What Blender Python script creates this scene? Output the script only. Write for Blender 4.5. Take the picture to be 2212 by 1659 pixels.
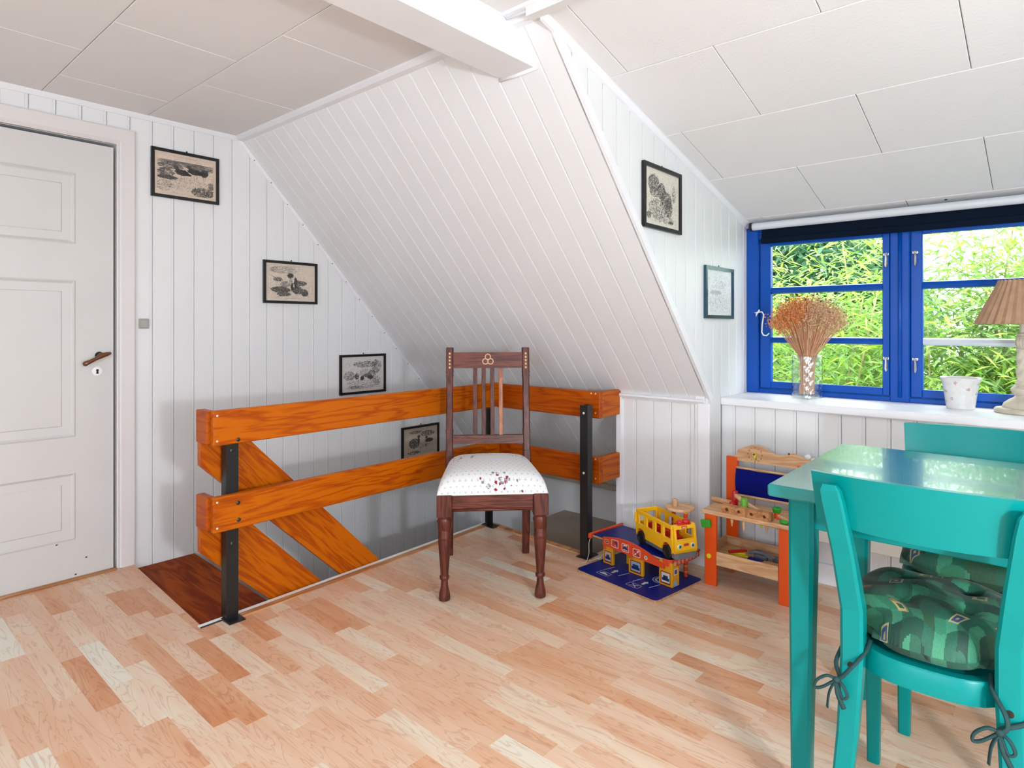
import bpy, bmesh, math, random
from mathutils import Vector, Matrix
random.seed(7)
R = math.radians
for o in list(bpy.data.objects): bpy.data.objects.remove(o)
scn = bpy.context.scene
col = scn.collection

# ------------------------------------------------------------------ camera
cd = bpy.data.cameras.new('camera'); cam = bpy.data.objects.new('camera', cd); col.objects.link(cam)
cd.sensor_width = 36; cd.lens = 1349 / 2212 * 36; cd.shift_y = (705 - 829.5) / 2212
cd.clip_start = .02; cd.clip_end = 200
cam.location = (3.287, 0, 1.12); cam.rotation_euler = (R(90), 0, R(41.11))
scn.camera = cam
# ------------------------------------------------------------------ sky, lights, exposure
w = bpy.data.worlds.new('sky'); scn.world = w; w.use_nodes = True
wn = w.node_tree.nodes; wl = w.node_tree.links
bg = wn['Background']; bg.inputs['Color'].default_value = (.90, .96, 1, 1); bg.inputs['Strength'].default_value = 4.8
def area(name, loc, rot, sx, sy, power, color):
    l = bpy.data.lights.new(name, 'AREA'); l.shape = 'RECTANGLE'; l.size = sx; l.size_y = sy; l.energy = power; l.color = color
    o = bpy.data.objects.new(name, l); col.objects.link(o); o.location = loc; o.rotation_euler = rot
    return o
# unseen soft daylight fill behind the camera; no window is built there
area('daylight_fill_offscreen', (3.0, -2.05, 1.25), (R(90), 0, 0), 1.9, 1.0, 30, (.72, .86, 1))
# compact lamp by the right wall: it throws the sharp shadow of the beam on the ceiling
pl = bpy.data.lights.new('lamp_right_offscreen', 'POINT'); pl.energy = 70; pl.shadow_soft_size = .06; pl.color = (.86, .93, 1)
po = bpy.data.objects.new('lamp_right_offscreen', pl); col.objects.link(po); po.location = (4.35, .3, 1.03)
scn.view_settings.view_transform = 'Standard'; scn.view_settings.look = 'None'
scn.view_settings.exposure = 0.60; scn.view_settings.gamma = 1; scn.view_settings.use_curve_mapping = False

# ------------------------------------------------------------------ materials
def newmat(name):
    m = bpy.data.materials.new(name); m.use_nodes = True
    nt = m.node_tree; return m, nt.nodes, nt.links, nt.nodes['Principled BSDF']
def srgb(c):
    if isinstance(c, str): c = tuple(int(c[i:i+2], 16) / 255 for i in (0, 2, 4))
    return tuple(x / 12.92 if x <= .04045 else ((x + .055) / 1.055) ** 2.4 for x in c) + (1,)
def paint(name, c, rough=.5, var=.04, scale=6, bump=.02, bscale=60, metal=0, spec=.5, coat=0):
    m, n, l, b = newmat(name); c = srgb(c)
    tc = n.new('ShaderNodeTexCoord'); no = n.new('ShaderNodeTexNoise'); no.inputs['Scale'].default_value = scale; no.inputs['Detail'].default_value = 4
    l.new(tc.outputs['Object'], no.inputs['Vector'])
    rp = n.new('ShaderNodeValToRGB'); rp.color_ramp.elements[0].position = .3; rp.color_ramp.elements[1].position = .7
    rp.color_ramp.elements[0].color = tuple(x * (1 - var) for x in c[:3]) + (1,); rp.color_ramp.elements[1].color = tuple(min(1, x * (1 + var)) for x in c[:3]) + (1,)
    l.new(no.outputs['Fac'], rp.inputs['Fac']); l.new(rp.outputs['Color'], b.inputs['Base Color'])
    b.inputs['Roughness'].default_value = rough; b.inputs['Metallic'].default_value = metal; b.inputs['Specular IOR Level'].default_value = spec
    b.inputs['Coat Weight'].default_value = coat
    if bump:
        n2 = n.new('ShaderNodeTexNoise'); n2.inputs['Scale'].default_value = bscale; n2.inputs['Detail'].default_value = 3
        l.new(tc.outputs['Object'], n2.inputs['Vector'])
        bp = n.new('ShaderNodeBump'); bp.inputs['Strength'].default_value = bump * 4; bp.inputs['Distance'].default_value = .003
        l.new(n2.outputs['Fac'], bp.inputs['Height']); l.new(bp.outputs['Normal'], b.inputs['Normal'])
    return m
def wood(name, c1, c2, axis=0, rough=.4, scale=1.0, stretch=14, contrast=(.35, .7), knots=0, coat=0, spec=.3):
    m, n, l, b = newmat(name); b.inputs['Specular IOR Level'].default_value = spec
    tc = n.new('ShaderNodeTexCoord'); mp = n.new('ShaderNodeMapping')
    s = [stretch * scale] * 3; s[axis] = 1.1 * scale; mp.inputs['Scale'].default_value = s
    l.new(tc.outputs['Object'], mp.inputs['Vector'])
    no = n.new('ShaderNodeTexNoise'); no.inputs['Scale'].default_value = 1.6; no.inputs['Detail'].default_value = 2; no.inputs['Distortion'].default_value = .6
    l.new(mp.outputs['Vector'], no.inputs['Vector'])
    ma = n.new('ShaderNodeMath'); ma.operation = 'MULTIPLY'; ma.inputs[1].default_value = 9; l.new(no.outputs['Fac'], ma.inputs[0])
    fr = n.new('ShaderNodeMath'); fr.operation = 'PINGPONG'; fr.inputs[1].default_value = 1; l.new(ma.outputs[0], fr.inputs[0])
    fine = n.new('ShaderNodeTexNoise'); fine.inputs['Scale'].default_value = 9; fine.inputs['Detail'].default_value = 5; l.new(mp.outputs['Vector'], fine.inputs['Vector'])
    mx = n.new('ShaderNodeMath'); mx.operation = 'MULTIPLY_ADD'; mx.inputs[1].default_value = .55; l.new(fr.outputs[0], mx.inputs[0])
    sc = n.new('ShaderNodeMath'); sc.operation = 'MULTIPLY'; sc.inputs[1].default_value = .5; l.new(fine.outputs['Fac'], sc.inputs[0]); l.new(sc.outputs[0], mx.inputs[2])
    rp = n.new('ShaderNodeValToRGB'); rp.color_ramp.elements[0].position = contrast[0]; rp.color_ramp.elements[1].position = contrast[1]
    rp.color_ramp.elements[0].color = srgb(c1); rp.color_ramp.elements[1].color = srgb(c2)
    l.new(mx.outputs[0], rp.inputs['Fac']); src = rp.outputs['Color']
    if knots:
        vo = n.new('ShaderNodeTexVoronoi'); vo.inputs['Scale'].default_value = knots
        mk = n.new('ShaderNodeMapping'); ks = [1] * 3; ks[axis] = .55; mk.inputs['Scale'].default_value = ks
        l.new(tc.outputs['Object'], mk.inputs['Vector']); l.new(mk.outputs['Vector'], vo.inputs['Vector'])
        kr = n.new('ShaderNodeValToRGB'); kr.color_ramp.elements[0].position = .05; kr.color_ramp.elements[1].position = .11
        kr.color_ramp.elements[0].color = (.10, .07, .06, 1); kr.color_ramp.elements[1].color = (1, 1, 1, 1)
        l.new(vo.outputs['Distance'], kr.inputs['Fac'])
        mm = n.new('ShaderNodeMix'); mm.data_type = 'RGBA'; mm.blend_type = 'MULTIPLY'; mm.inputs[0].default_value = .8
        l.new(src, mm.inputs[6]); l.new(kr.outputs['Color'], mm.inputs[7]); src = mm.outputs[2]
    l.new(src, b.inputs['Base Color']); b.inputs['Roughness'].default_value = rough; b.inputs['Coat Weight'].default_value = coat; b.inputs['Coat Roughness'].default_value = .15
    return m
def attrmat(name, rough=.6, bump=0, bscale=200, sheen=0, coat=0, trans=0, spec=.5):
    m, n, l, b = newmat(name)
    a = n.new('ShaderNodeAttribute'); a.attribute_name = 'Col'
    tc = n.new('ShaderNodeTexCoord'); no = n.new('ShaderNodeTexNoise'); no.inputs['Scale'].default_value = bscale; l.new(tc.outputs['Object'], no.inputs['Vector'])
    mm = n.new('ShaderNodeMix'); mm.data_type = 'RGBA'; mm.blend_type = 'MULTIPLY'; mm.inputs[0].default_value = .25
    l.new(a.outputs['Color'], mm.inputs[6]); l.new(no.outputs['Fac'], mm.inputs[7]); l.new(mm.outputs[2], b.inputs['Base Color'])
    b.inputs['Roughness'].default_value = rough; b.inputs['Sheen Weight'].default_value = sheen; b.inputs['Coat Weight'].default_value = coat; b.inputs['Specular IOR Level'].default_value = spec
    if bump:
        bp = n.new('ShaderNodeBump'); bp.inputs['Strength'].default_value = bump; bp.inputs['Distance'].default_value = .002
        l.new(no.outputs['Fac'], bp.inputs['Height']); l.new(bp.outputs['Normal'], b.inputs['Normal'])
    return m
def glassmat(name, tint=(1, 1, 1), gloss=.12, rough=.02, ior=1.45):
    m, n, l, b = newmat(name); n.remove(b); out = n['Material Output']
    tr = n.new('ShaderNodeBsdfTransparent'); tr.inputs['Color'].default_value = tint + (1,)
    gl = n.new('ShaderNodeBsdfGlossy'); gl.inputs['Roughness'].default_value = rough
    fr = n.new('ShaderNodeFresnel'); fr.inputs['IOR'].default_value = ior
    no = n.new('ShaderNodeTexNoise'); no.inputs['Scale'].default_value = 8
    ad = n.new('ShaderNodeMath'); ad.operation = 'MULTIPLY_ADD'; ad.inputs[1].default_value = gloss * .3; l.new(no.outputs['Fac'], ad.inputs[0]); l.new(fr.outputs['Fac'], ad.inputs[2])
    if gloss > .3: ad.inputs[1].default_value = gloss
    ge = n.new('ShaderNodeNewGeometry'); iv = n.new('ShaderNodeMath'); iv.operation = 'SUBTRACT'; iv.inputs[0].default_value = 1; l.new(ge.outputs['Backfacing'], iv.inputs[1])
    mu = n.new('ShaderNodeMath'); mu.operation = 'MULTIPLY'; l.new(ad.outputs[0], mu.inputs[0]); l.new(iv.outputs[0], mu.inputs[1])
    mx = n.new('ShaderNodeMixShader'); l.new(mu.outputs[0], mx.inputs['Fac']); l.new(tr.outputs[0], mx.inputs[1]); l.new(gl.outputs[0], mx.inputs[2])
    l.new(mx.outputs[0], out.inputs['Surface']); return m
def laminate():
    m, n, l, b = newmat('maple_laminate')
    a = n.new('ShaderNodeAttribute'); a.attribute_name = 'Col'
    tc = n.new('ShaderNodeTexCoord')
    sep = n.new('ShaderNodeSeparateColor'); l.new(a.outputs['Color'], sep.inputs['Color'])
    cb = n.new('ShaderNodeCombineXYZ'); l.new(sep.outputs[2], cb.inputs[2]); l.new(sep.outputs[1], cb.inputs[0])
    vm = n.new('ShaderNodeVectorMath'); vm.operation = 'MULTIPLY_ADD'; vm.inputs[1].default_value = (13, 13, 29); l.new(cb.outputs[0], vm.inputs[0])
    sc = n.new('ShaderNodeVectorMath'); sc.operation = 'MULTIPLY'; sc.inputs[1].default_value = (2.2, 16, 1); l.new(tc.outputs['Object'], sc.inputs[0]); l.new(sc.outputs[0], vm.inputs[2])
    no = n.new('ShaderNodeTexNoise'); no.inputs['Scale'].default_value = 1.2; no.inputs['Detail'].default_value = 3; no.inputs['Distortion'].default_value = 1.0; l.new(vm.outputs[0], no.inputs['Vector'])
    ma = n.new('ShaderNodeMath'); ma.operation = 'MULTIPLY'; ma.inputs[1].default_value = 16; l.new(no.outputs['Fac'], ma.inputs[0])
    pp = n.new('ShaderNodeMath'); pp.operation = 'PINGPONG'; pp.inputs[1].default_value = 1; l.new(ma.outputs[0], pp.inputs[0])
    rp = n.new('ShaderNodeValToRGB'); e = rp.color_ramp.elements; e[0].position = 0; e[0].color = (.66, .46, .36, 1); e[1].position = .32; e[1].color = (1, 1, 1, 1)
    l.new(pp.outputs[0], rp.inputs['Fac'])
    cr = n.new('ShaderNodeValToRGB'); el = cr.color_ramp.elements
    cols = [(0, 'd29166'), (.2, 'dba680'), (.42, 'e1b696'), (.62, 'e5c3a6'), (.8, 'e7d2b8'), (1, 'e8dfcd')]
    el[0].color = srgb(cols[0][1]); el[1].color = srgb(cols[-1][1])
    for p, c in cols[1:-1]: q = el.new(p); q.color = srgb(c)
    n3 = n.new('ShaderNodeTexNoise'); n3.inputs['Scale'].default_value = 1.5; l.new(vm.outputs[0], n3.inputs['Vector'])
    ad = n.new('ShaderNodeMath'); ad.operation = 'MULTIPLY_ADD'; ad.inputs[1].default_value = .6; ad.inputs[2].default_value = -.3; l.new(n3.outputs['Fac'], ad.inputs[0])
    a2 = n.new('ShaderNodeMath'); a2.use_clamp = True; l.new(ad.outputs[0], a2.inputs[0]); l.new(sep.outputs[0], a2.inputs[1]); l.new(a2.outputs[0], cr.inputs['Fac'])
    mm = n.new('ShaderNodeMix'); mm.data_type = 'RGBA'; mm.blend_type = 'MULTIPLY'; mm.inputs[0].default_value = .5
    l.new(cr.outputs['Color'], mm.inputs[6]); l.new(rp.outputs['Color'], mm.inputs[7]); l.new(mm.outputs[2], b.inputs['Base Color'])
    b.inputs['Roughness'].default_value = .32; b.inputs['Specular IOR Level'].default_value = .5
    return m
MAT = {}
MAT['wall'] = paint('white_board_paint', 'e6e6e6', .42, .02, 3, .02, 45)
MAT['slope'] = MAT['wall']
MAT['trim'] = paint('white_trim_paint', 'ebebee', .4, .02, 5, .02, 50)
MAT['casing'] = paint('cream_casing_paint', 'dfdad8', .4, .02, 5, .02, 50)
MAT['door'] = paint('door_paint', 'd2cfcc', .42, .02, 4, .04, 30)
MAT['tile'] = paint('ceiling_tile', 'e4e2e1', .75, .02, 2, .05, 120)
MAT['floor'] = laminate()
MAT['subfloor'] = paint('subfloor_board', 'b78f6d', .8)
MAT['oak'] = wood('oak_edge_strip', 'a86f45', 'c8905f', 1, .4)
MAT['tread'] = wood('stained_tread', '762a06', '9c460e', 0, .45, 1, 10, (.3, .75), 5, 0, .04)
MAT['pine_y'] = wood('amber_pine_lengthwise', '9a3c00', 'be5f00', 1, .4, 1.3, 12, (.2, .62), 2.3, .0, .2)
MAT['pine_x'] = wood('amber_pine_crosswise', '963800', 'b25000', 0, .4, 1.3, 12, (.2, .62), 2.3, .0, .2)
MAT['pine_d'] = wood('amber_pine_diagonal', 'b7600f', 'd98a22', 0, .32, 1.3, 12, (.3, .62), 2.6, .3)
MAT['pine_end'] = wood('pine_end_grain', '9d5f2c', 'b97a3e', 2, .5, 3)
MAT['black'] = paint('black_steel', '17181a', .38, .05, 5, .01)
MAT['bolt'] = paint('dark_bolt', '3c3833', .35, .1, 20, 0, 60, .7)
MAT['screw'] = paint('bright_screw', 'd8d2c8', .3, .1, 20, 0, 60, .5)
MAT['mahog'] = wood('mahogany', '3c1710', '642e20', 2, .42, 2, 12, (.25, .75), 0, .12)
MAT['mahog_x'] = wood('mahogany_rail', '471d15', '713829', 0, .4, 2, 12, (.25, .75), 0, .1)
MAT['mahog_light'] = wood('mahogany_pale_slat', '8d4f38', 'b37352', 2, .35, 2, 12, (.25, .75))  # paler mahogany, for one slat of the chair back
MAT['inlay'] = paint('pale_inlay', 'dba676', .4)
MAT['blue'] = paint('blue_window_paint', '004aa8', .3, .06, 6, .01, 40, 0, .3, .0)
MAT['glass'] = glassmat('window_glass', (.97, .99, .98), .01, .02, 1.14)
MAT['vase_glass'] = glassmat('pressed_glass', (.93, .96, .95), .42, .18)
MAT['teal'] = paint('teal_gloss_paint', '00807d', .3, .05, 5, .015, 40, 0, .2, .0)
MAT['teal_top'] = paint('teal_tabletop_paint', '00807e', .24, .07, 8, .02, 90, 0, .6, .3)
MAT['navy'] = paint('navy_blind_fabric', '0b1626', .9, .04, 6, .02, 60, 0, .1)
MAT['alu'] = paint('pale_grey_tube', 'cdd0d4', .35, .02, 5, 0)
MAT['chrome'] = paint('bright_metal', 'c9cccf', .2, .03, 5, 0, 60, .9)
MAT['grey_switch'] = paint('grey_switch_plastic', 'a9a6a1', .4)
MAT['bronze'] = paint('brown_handle', '6b3d1f', .25, .15, 30, 0, 60, .2, .5, .4)
MAT['white'] = paint('plain_white', 'f0f0ee', .5, .01, 5, 0)
MAT['frame'] = paint('black_frame_lacquer', '0c0c0e', .35, .05, 20, 0)
MAT['frame_blue'] = paint('bluish_metal_frame', '2c4a5e', .2, .1, 20, 0, 60, .4)
MAT['ink'] = attrmat('ink_and_paper', .6, 0, 90)
MAT['plastic'] = attrmat('toy_plastic', .3, 0, 60, 0, .2)
MAT['yellow'] = paint('yellow_plastic', 'f3b70f', .3, .02, 10, 0, 60, 0, .5, .2)
MAT['gold'] = paint('amber_yellow_paint', 'dd9a12', .4, .02, 10, 0)
MAT['orange'] = paint('orange_paint', 'e85205', .38, .03, 10, .01)
MAT['redorange'] = paint('red_orange_paint', 'd9461f', .35, .03, 10, 0)
MAT['red'] = paint('red_plastic', 'c51f1c', .3, .02, 10, 0)
MAT['toyblue'] = paint('ultramarine_paint', '071a74', .35, .04, 10, 0, 60, 0, .2)
MAT['greyp'] = paint('grey_plastic', '6b6e77', .4, .02, 10, 0)
MAT['tyre'] = paint('black_rubber', '121213', .6, .05, 10, 0)
MAT['beech'] = wood('beech_wood', 'c9996f', 'dfb48a', 0, .45, 2, 8, (.3, .7))
MAT['ply'] = wood('raw_plywood', 'b98a60', 'd2a679', 0, .6, 3, 8, (.3, .7))
MAT['green'] = paint('green_toy_paint', '2f9e2b', .35, .03, 10, 0)
MAT['lime'] = paint('lime_toy_paint', '6cb82a', .35, .03, 10, 0)
MAT['ylw'] = paint('yellow_toy_paint', 'e6d41f', .35, .03, 10, 0)
MAT['fabric_blue'] = paint('blue_cloth', '0c1670', .9, .08, 30, .06, 150, 0, .1)
MAT['string'] = paint('white_string', 'd9d2c4', .8)
MAT['cushion'] = attrmat('green_velvet', .7, .25, 160, .06)
MAT['tie'] = paint('dark_green_tape', '123a3a', .8)
MAT['seat'] = attrmat('printed_seat_cloth', .85, .25, 420)
MAT['shade'] = paint('pleated_paper_shade', 'b08a6c', .8, .12, 40, .05, 120)
MAT['lampwood'] = paint('limed_wood', 'c4b9a6', .6, .12, 25, .04, 60)
MAT['ceramic'] = attrmat('printed_ceramic', .18, 0, 60, 0, .4)
MAT['straw'] = paint('dried_stem', 'd6a27c', .8, .15, 40, 0)
MAT['seed'] = attrmat('dried_seed_heads', .85, 0, 60)
MAT['leaf'] = attrmat('bamboo_leaf', .5, 0, 40)
_n = MAT['leaf'].node_tree.nodes; _l = MAT['leaf'].node_tree.links; _t = _n.new('ShaderNodeBsdfTranslucent'); _m = _n.new('ShaderNodeMixShader'); _m.inputs[0].default_value = .45
_l.new(_n['Attribute'].outputs['Color'], _t.inputs['Color']); _l.new(_n['Principled BSDF'].outputs[0], _m.inputs[1]); _l.new(_t.outputs[0], _m.inputs[2]); _l.new(_m.outputs[0], _n['Material Output'].inputs['Surface'])
MAT['bark'] = paint('bamboo_cane', '9a8a62', .6, .2, 20, 0)
MAT['trunk'] = paint('tree_bark', '5d4d3c', .8, .2, 20, 0)
MAT['grass'] = paint('lawn', '5e8a3c', .9, .2, 8, 0)
MAT['fibre'] = paint('grey_brown_board', 'ab9c8b', .85, .06, 12, .03)
MAT['heater'] = paint('heater_enamel', 'e2ddd4', .4, .01, 5, 0)
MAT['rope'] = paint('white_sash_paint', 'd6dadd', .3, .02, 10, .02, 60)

# ------------------------------------------------------------------ mesh helpers
class MB:
    def __init__(s): s.v = []; s.f = []; s.c = []; s.col = None
    def face(s, idx):
        s.f.append(tuple(idx)); s.c.append(s.col)
    def add(s, vs, fs, T=None):
        b = len(s.v)
        if T is not None: vs = [tuple(T @ Vector(p)) for p in vs]
        s.v += [tuple(p) for p in vs]
        for f in fs: s.face([b + i for i in f])
        return s
    def box(s, x0, x1, y0, y1, z0, z1, T=None):
        vs = [(x, y, z) for x in (x0, x1) for y in (y0, y1) for z in (z0, z1)]
        return s.add(vs, [(0, 1, 3, 2), (4, 6, 7, 5), (0, 4, 5, 1), (2, 3, 7, 6), (0, 2, 6, 4), (1, 5, 7, 3)], T)
    def cbox(s, x0, x1, y0, y1, z0, z1, c=.002, T=None):
        lo = (x0, y0, z0); hi = (x1, y1, z1); vs = []; ix = {}
        for sx in (0, 1):
            for sy in (0, 1):
                for sz in (0, 1):
                    sg = (sx, sy, sz)
                    for a in range(3):
                        p = []
                        for k in range(3):
                            e = (hi if sg[k] else lo)[k]
                            p.append(e if k == a else e + (-c if sg[k] else c))
                        ix[sg + (a,)] = len(vs); vs.append(tuple(p))
        fs = []
        for a in range(3):
            b, d = (a + 1) % 3, (a + 2) % 3
            for q in (0, 1):
                def g(u, w): t = [0] * 3; t[a] = q; t[b] = u; t[d] = w; return ix[tuple(t) + (a,)]
                fs.append((g(0, 0), g(1, 0), g(1, 1), g(0, 1)))
            for u in (0, 1):
                for w_ in (0, 1):
                    def h(q, ax): t = [0] * 3; t[a] = q; t[b] = u; t[d] = w_; return ix[tuple(t) + (ax,)]
                    fs.append((h(0, b), h(1, b), h(1, d), h(0, d)))
        for sx in (0, 1):
            for sy in (0, 1):
                for sz in (0, 1): fs.append(tuple(ix[(sx, sy, sz, a)] for a in range(3)))
        return s.add(vs, fs, T)
    def prism(s, poly, axis, a, b, T=None):
        n = len(poly)
        def mk(p, h):
            if axis == 0: return (h, p[0], p[1])
            if axis == 1: return (p[0], h, p[1])
            return (p[0], p[1], h)
        vs = [mk(p, a) for p in poly] + [mk(p, b) for p in poly]
        return s.add(vs, [tuple(range(n)), tuple(range(n, 2 * n))] + [(i, (i + 1) % n, n + (i + 1) % n, n + i) for i in range(n)], T)
    def lathe(s, prof, n=20, c=(0, 0, 0), T=None, cap=True):
        vs = []; fs = []
        for r, z in prof:
            for i in range(n): a = 2 * math.pi * i / n; vs.append((c[0] + r * math.cos(a), c[1] + r * math.sin(a), c[2] + z))
        for k in range(len(prof) - 1):
            for i in range(n): j = (i + 1) % n; fs.append((k * n + i, k * n + j, (k + 1) * n + j, (k + 1) * n + i))
        if cap: fs += [tuple(range(n)), tuple((len(prof) - 1) * n + i for i in range(n))]
        return s.add(vs, fs, T)
    def tube(s, path, r, n=8, cap=True, flat=None):
        P = [Vector(p) for p in path]; m = len(P); rs = r if isinstance(r, (list, tuple)) else [r] * m
        up = Vector((0, 0, 1)); vs = []; fs = []; prev = None
        for i, p in enumerate(P):
            t = (P[min(i + 1, m - 1)] - P[max(i - 1, 0)]).normalized()
            if prev is None:
                a = t.cross(up)
                if a.length < .05: a = t.cross(Vector((1, 0, 0)))
                a.normalize()
            else:
                a = prev - t * prev.dot(t)
                a.normalize()
            b = t.cross(a); prev = a
            for k in range(n):
                an = 2 * math.pi * k / n
                vs.append(p + a * math.cos(an) * rs[i] + b * math.sin(an) * rs[i] * (flat or 1))
        for i in range(m - 1):
            for k in range(n): j = (k + 1) % n; fs.append((i * n + k, i * n + j, (i + 1) * n + j, (i + 1) * n + k))
        if cap: fs += [tuple(range(n)), tuple((m - 1) * n + k for k in range(n))]
        return s.add(vs, fs)
    def bar(s, path, wx, wy, T=None):   # upright bar of rectangular section (wx, wy may be lists), sections level
        m = len(path); X = wx if isinstance(wx, list) else [wx] * m; Y = wy if isinstance(wy, list) else [wy] * m
        vs = []; fs = []
        for p, a, b in zip(path, X, Y):
            c = min(a, b) * .14; a /= 2; b /= 2
            for q in ((-a + c, -b), (a - c, -b), (a, -b + c), (a, b - c), (a - c, b), (-a + c, b), (-a, b - c), (-a, -b + c)): vs.append((p[0] + q[0], p[1] + q[1], p[2]))
        for i in range(m - 1):
            for k in range(8): j = (k + 1) % 8; fs.append((i * 8 + k, i * 8 + j, (i + 1) * 8 + j, (i + 1) * 8 + k))
        fs += [tuple(range(8)), tuple((m - 1) * 8 + k for k in range(8))]
        return s.add(vs, fs, T)
    def ell(s, c, r, n=10, T=None):
        prof = []; vs = []; fs = []; m = max(4, n // 2)
        for k in range(m + 1):
            t = math.pi * k / m
            for i in range(n): a = 2 * math.pi * i / n; vs.append((c[0] + r[0] * math.sin(t) * math.cos(a), c[1] + r[1] * math.sin(t) * math.sin(a), c[2] - r[2] * math.cos(t)))
        for k in range(m):
            for i in range(n): j = (i + 1) % n; fs.append((k * n + i, k * n + j, (k + 1) * n + j, (k + 1) * n + i))
        return s.add(vs, fs, T)
    def build(s, name, mat, parent=None, smooth=False, kind=None, fix=True):
        me = bpy.data.meshes.new(name); me.from_pydata(s.v, [], s.f)
        if any(c is not None for c in s.c):
            at = me.color_attributes.new('Col', 'FLOAT_COLOR', 'CORNER'); k = 0; buf = []
            for f, c in zip(s.f, s.c): buf += list(c or (1, 1, 1, 1)) * len(f)
            at.data.foreach_set('color', buf)
        if fix:
            bm = bmesh.new(); bm.from_mesh(me)
            if smooth: bmesh.ops.remove_doubles(bm, verts=bm.verts, dist=1e-6)
            bmesh.ops.recalc_face_normals(bm, faces=bm.faces); bm.to_mesh(me); bm.free()
        if smooth:
            me.polygons.foreach_set('use_smooth', [True] * len(me.polygons))
            if smooth is not True: me.set_sharp_from_angle(angle=R(smooth))
        me.materials.append(MAT[mat] if isinstance(mat, str) else mat)
        o = bpy.data.objects.new(name, me); col.objects.link(o)
        if parent: o.parent = parent
        if kind: o['kind'] = kind
        return o
def tag(o, label=None, cat=None, group=None, kind=None):
    if label: o['label'] = label
    if cat: o['category'] = cat
    if group: o['group'] = group
    if kind: o['kind'] = kind
    return o
def thing(name, label, cat, loc=(0, 0, 0), rz=0, group=None):
    o = bpy.data.objects.new(name, None); col.objects.link(o); o.location = loc; o.rotation_euler = (0, 0, R(rz)); o.empty_display_size = .1
    return tag(o, label, cat, group)
def copy_tree(o, parent=None):
    c = o.copy(); col.objects.link(c); c.parent = parent
    for ch in list(o.children): copy_tree(ch, c)
    return c
def bx(name, mat, parent, *a, c=0, T=None, kind=None):
    m = MB()
    (m.cbox(*a, c=c, T=T) if c else m.box(*a, T=T))
    return m.build(name, mat, parent, kind=kind)
def struct(name, mb, mat): return mb.build(name, mat, None, kind='structure')
def C4(h): return srgb(h)

# ================================================================== the room shell
CEIL = 2.128; SY = 1.545; SK = 1.0823; BW = .0965
def zs(y): return CEIL - SK * (y - SY)
def ys(z): return SY + (CEIL - z) / SK
def zd(y): return 2.105 - .262 * (y - 1.53)
CX = 2.065                     # the dormer's side wall
def strip(u0, u1, d0=0, d1=0): pass
PROF = [(0, -.012), (0, -.004), (.0025, 0), (.0815, 0), (.083, -.0022), (.085, -.0004), (.0925, -.0004), (.0952, -.004), (.0952, -.012)]
PROF2 = [(0, -.012), (0, -.0062), (.0004, -.0008), (.001, 0), (.0890, 0), (.0900, -.0003), (.0958, -.0062), (.0960, -.0075), (.0960, -.012)]
def board(parent, mat, u0, lo, hi, place, width=BW, cut=(None, None), open_joint=False):
    """one tongue-and-groove board: profile along u, running from lo(u) to hi(u)"""
    PROF = PROF2 if open_joint else globals()['PROF']
    k = width / BW; us = [u0 + p[0] * k for p in PROF]
    if cut[0] is not None: us = [max(u, cut[0]) for u in us]
    if cut[1] is not None: us = [min(u, cut[1]) for u in us]
    if max(us) - min(us) < .004: return
    m = MB(); n = len(PROF)
    vs = [place(u, p[1], lo(u)) for u, p in zip(us, PROF)] + [place(u, p[1], hi(u)) for u, p in zip(us, PROF)]
    if all(hi(u) - lo(u) < .004 for u in us): return
    m.add(vs, [tuple(range(n)), tuple(range(n, 2 * n))] + [(i, (i + 1) % n, n + (i + 1) % n, n + i) for i in range(n)])
    o = m.build('board', mat, parent)
    return o
K = lambda c: (lambda u: c)

# ---- floor: slab with the stair opening, laminate strips as parts
OP = [(0, 1.045), (.885, .995), (.842, 2.60), (1.575, 2.555)]
fb = MB()
REG = [[(0, -2.1), (.885, -2.1), (.885, .995), (0, 1.045)], [(.885, -2.1), (1.575, -2.1), (1.575, .995), (.885, .995)],
       [(.885, .995), (1.575, .995), (1.575, 2.555), (.842, 2.60)], [(1.575, -2.1), (CX, -2.1), (CX, 2.79), (1.575, 2.79)], [(CX, -2.1), (4.6, -2.1), (4.6, 2.94), (CX, 2.94)]]
for p in REG: fb.prism(p, 2, -.18, -.0102)
floor = struct('floor', fb, 'subfloor')
def clip(poly, conv):
    n = len(conv)
    for i in range(n):
        a, b = conv[i], conv[(i + 1) % n]; out = []
        ins = lambda p: (b[0] - a[0]) * (p[1] - a[1]) - (b[1] - a[1]) * (p[0] - a[0]) >= -1e-9
        for j in range(len(poly)):
            p, q = poly[j], poly[(j + 1) % len(poly)]; ip, iq = ins(p), ins(q)
            if ip: out.append(p)
            if ip != iq:
                d1 = (b[0] - a[0]) * (p[1] - a[1]) - (b[1] - a[1]) * (p[0] - a[0]); d2 = (b[0] - a[0]) * (q[1] - a[1]) - (b[1] - a[1]) * (q[0] - a[0])
                t = d1 / (d1 - d2); out.append((p[0] + (q[0] - p[0]) * t, p[1] + (q[1] - p[1]) * t))
        poly = out
        if len(poly) < 3: return []
    return poly
def rot(p, a): return (p[0] * math.cos(a) - p[1] * math.sin(a), p[0] * math.sin(a) + p[1] * math.cos(a))
FA = R(-.8); SW = .0655
strips = []; rr = random.Random(11)
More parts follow.
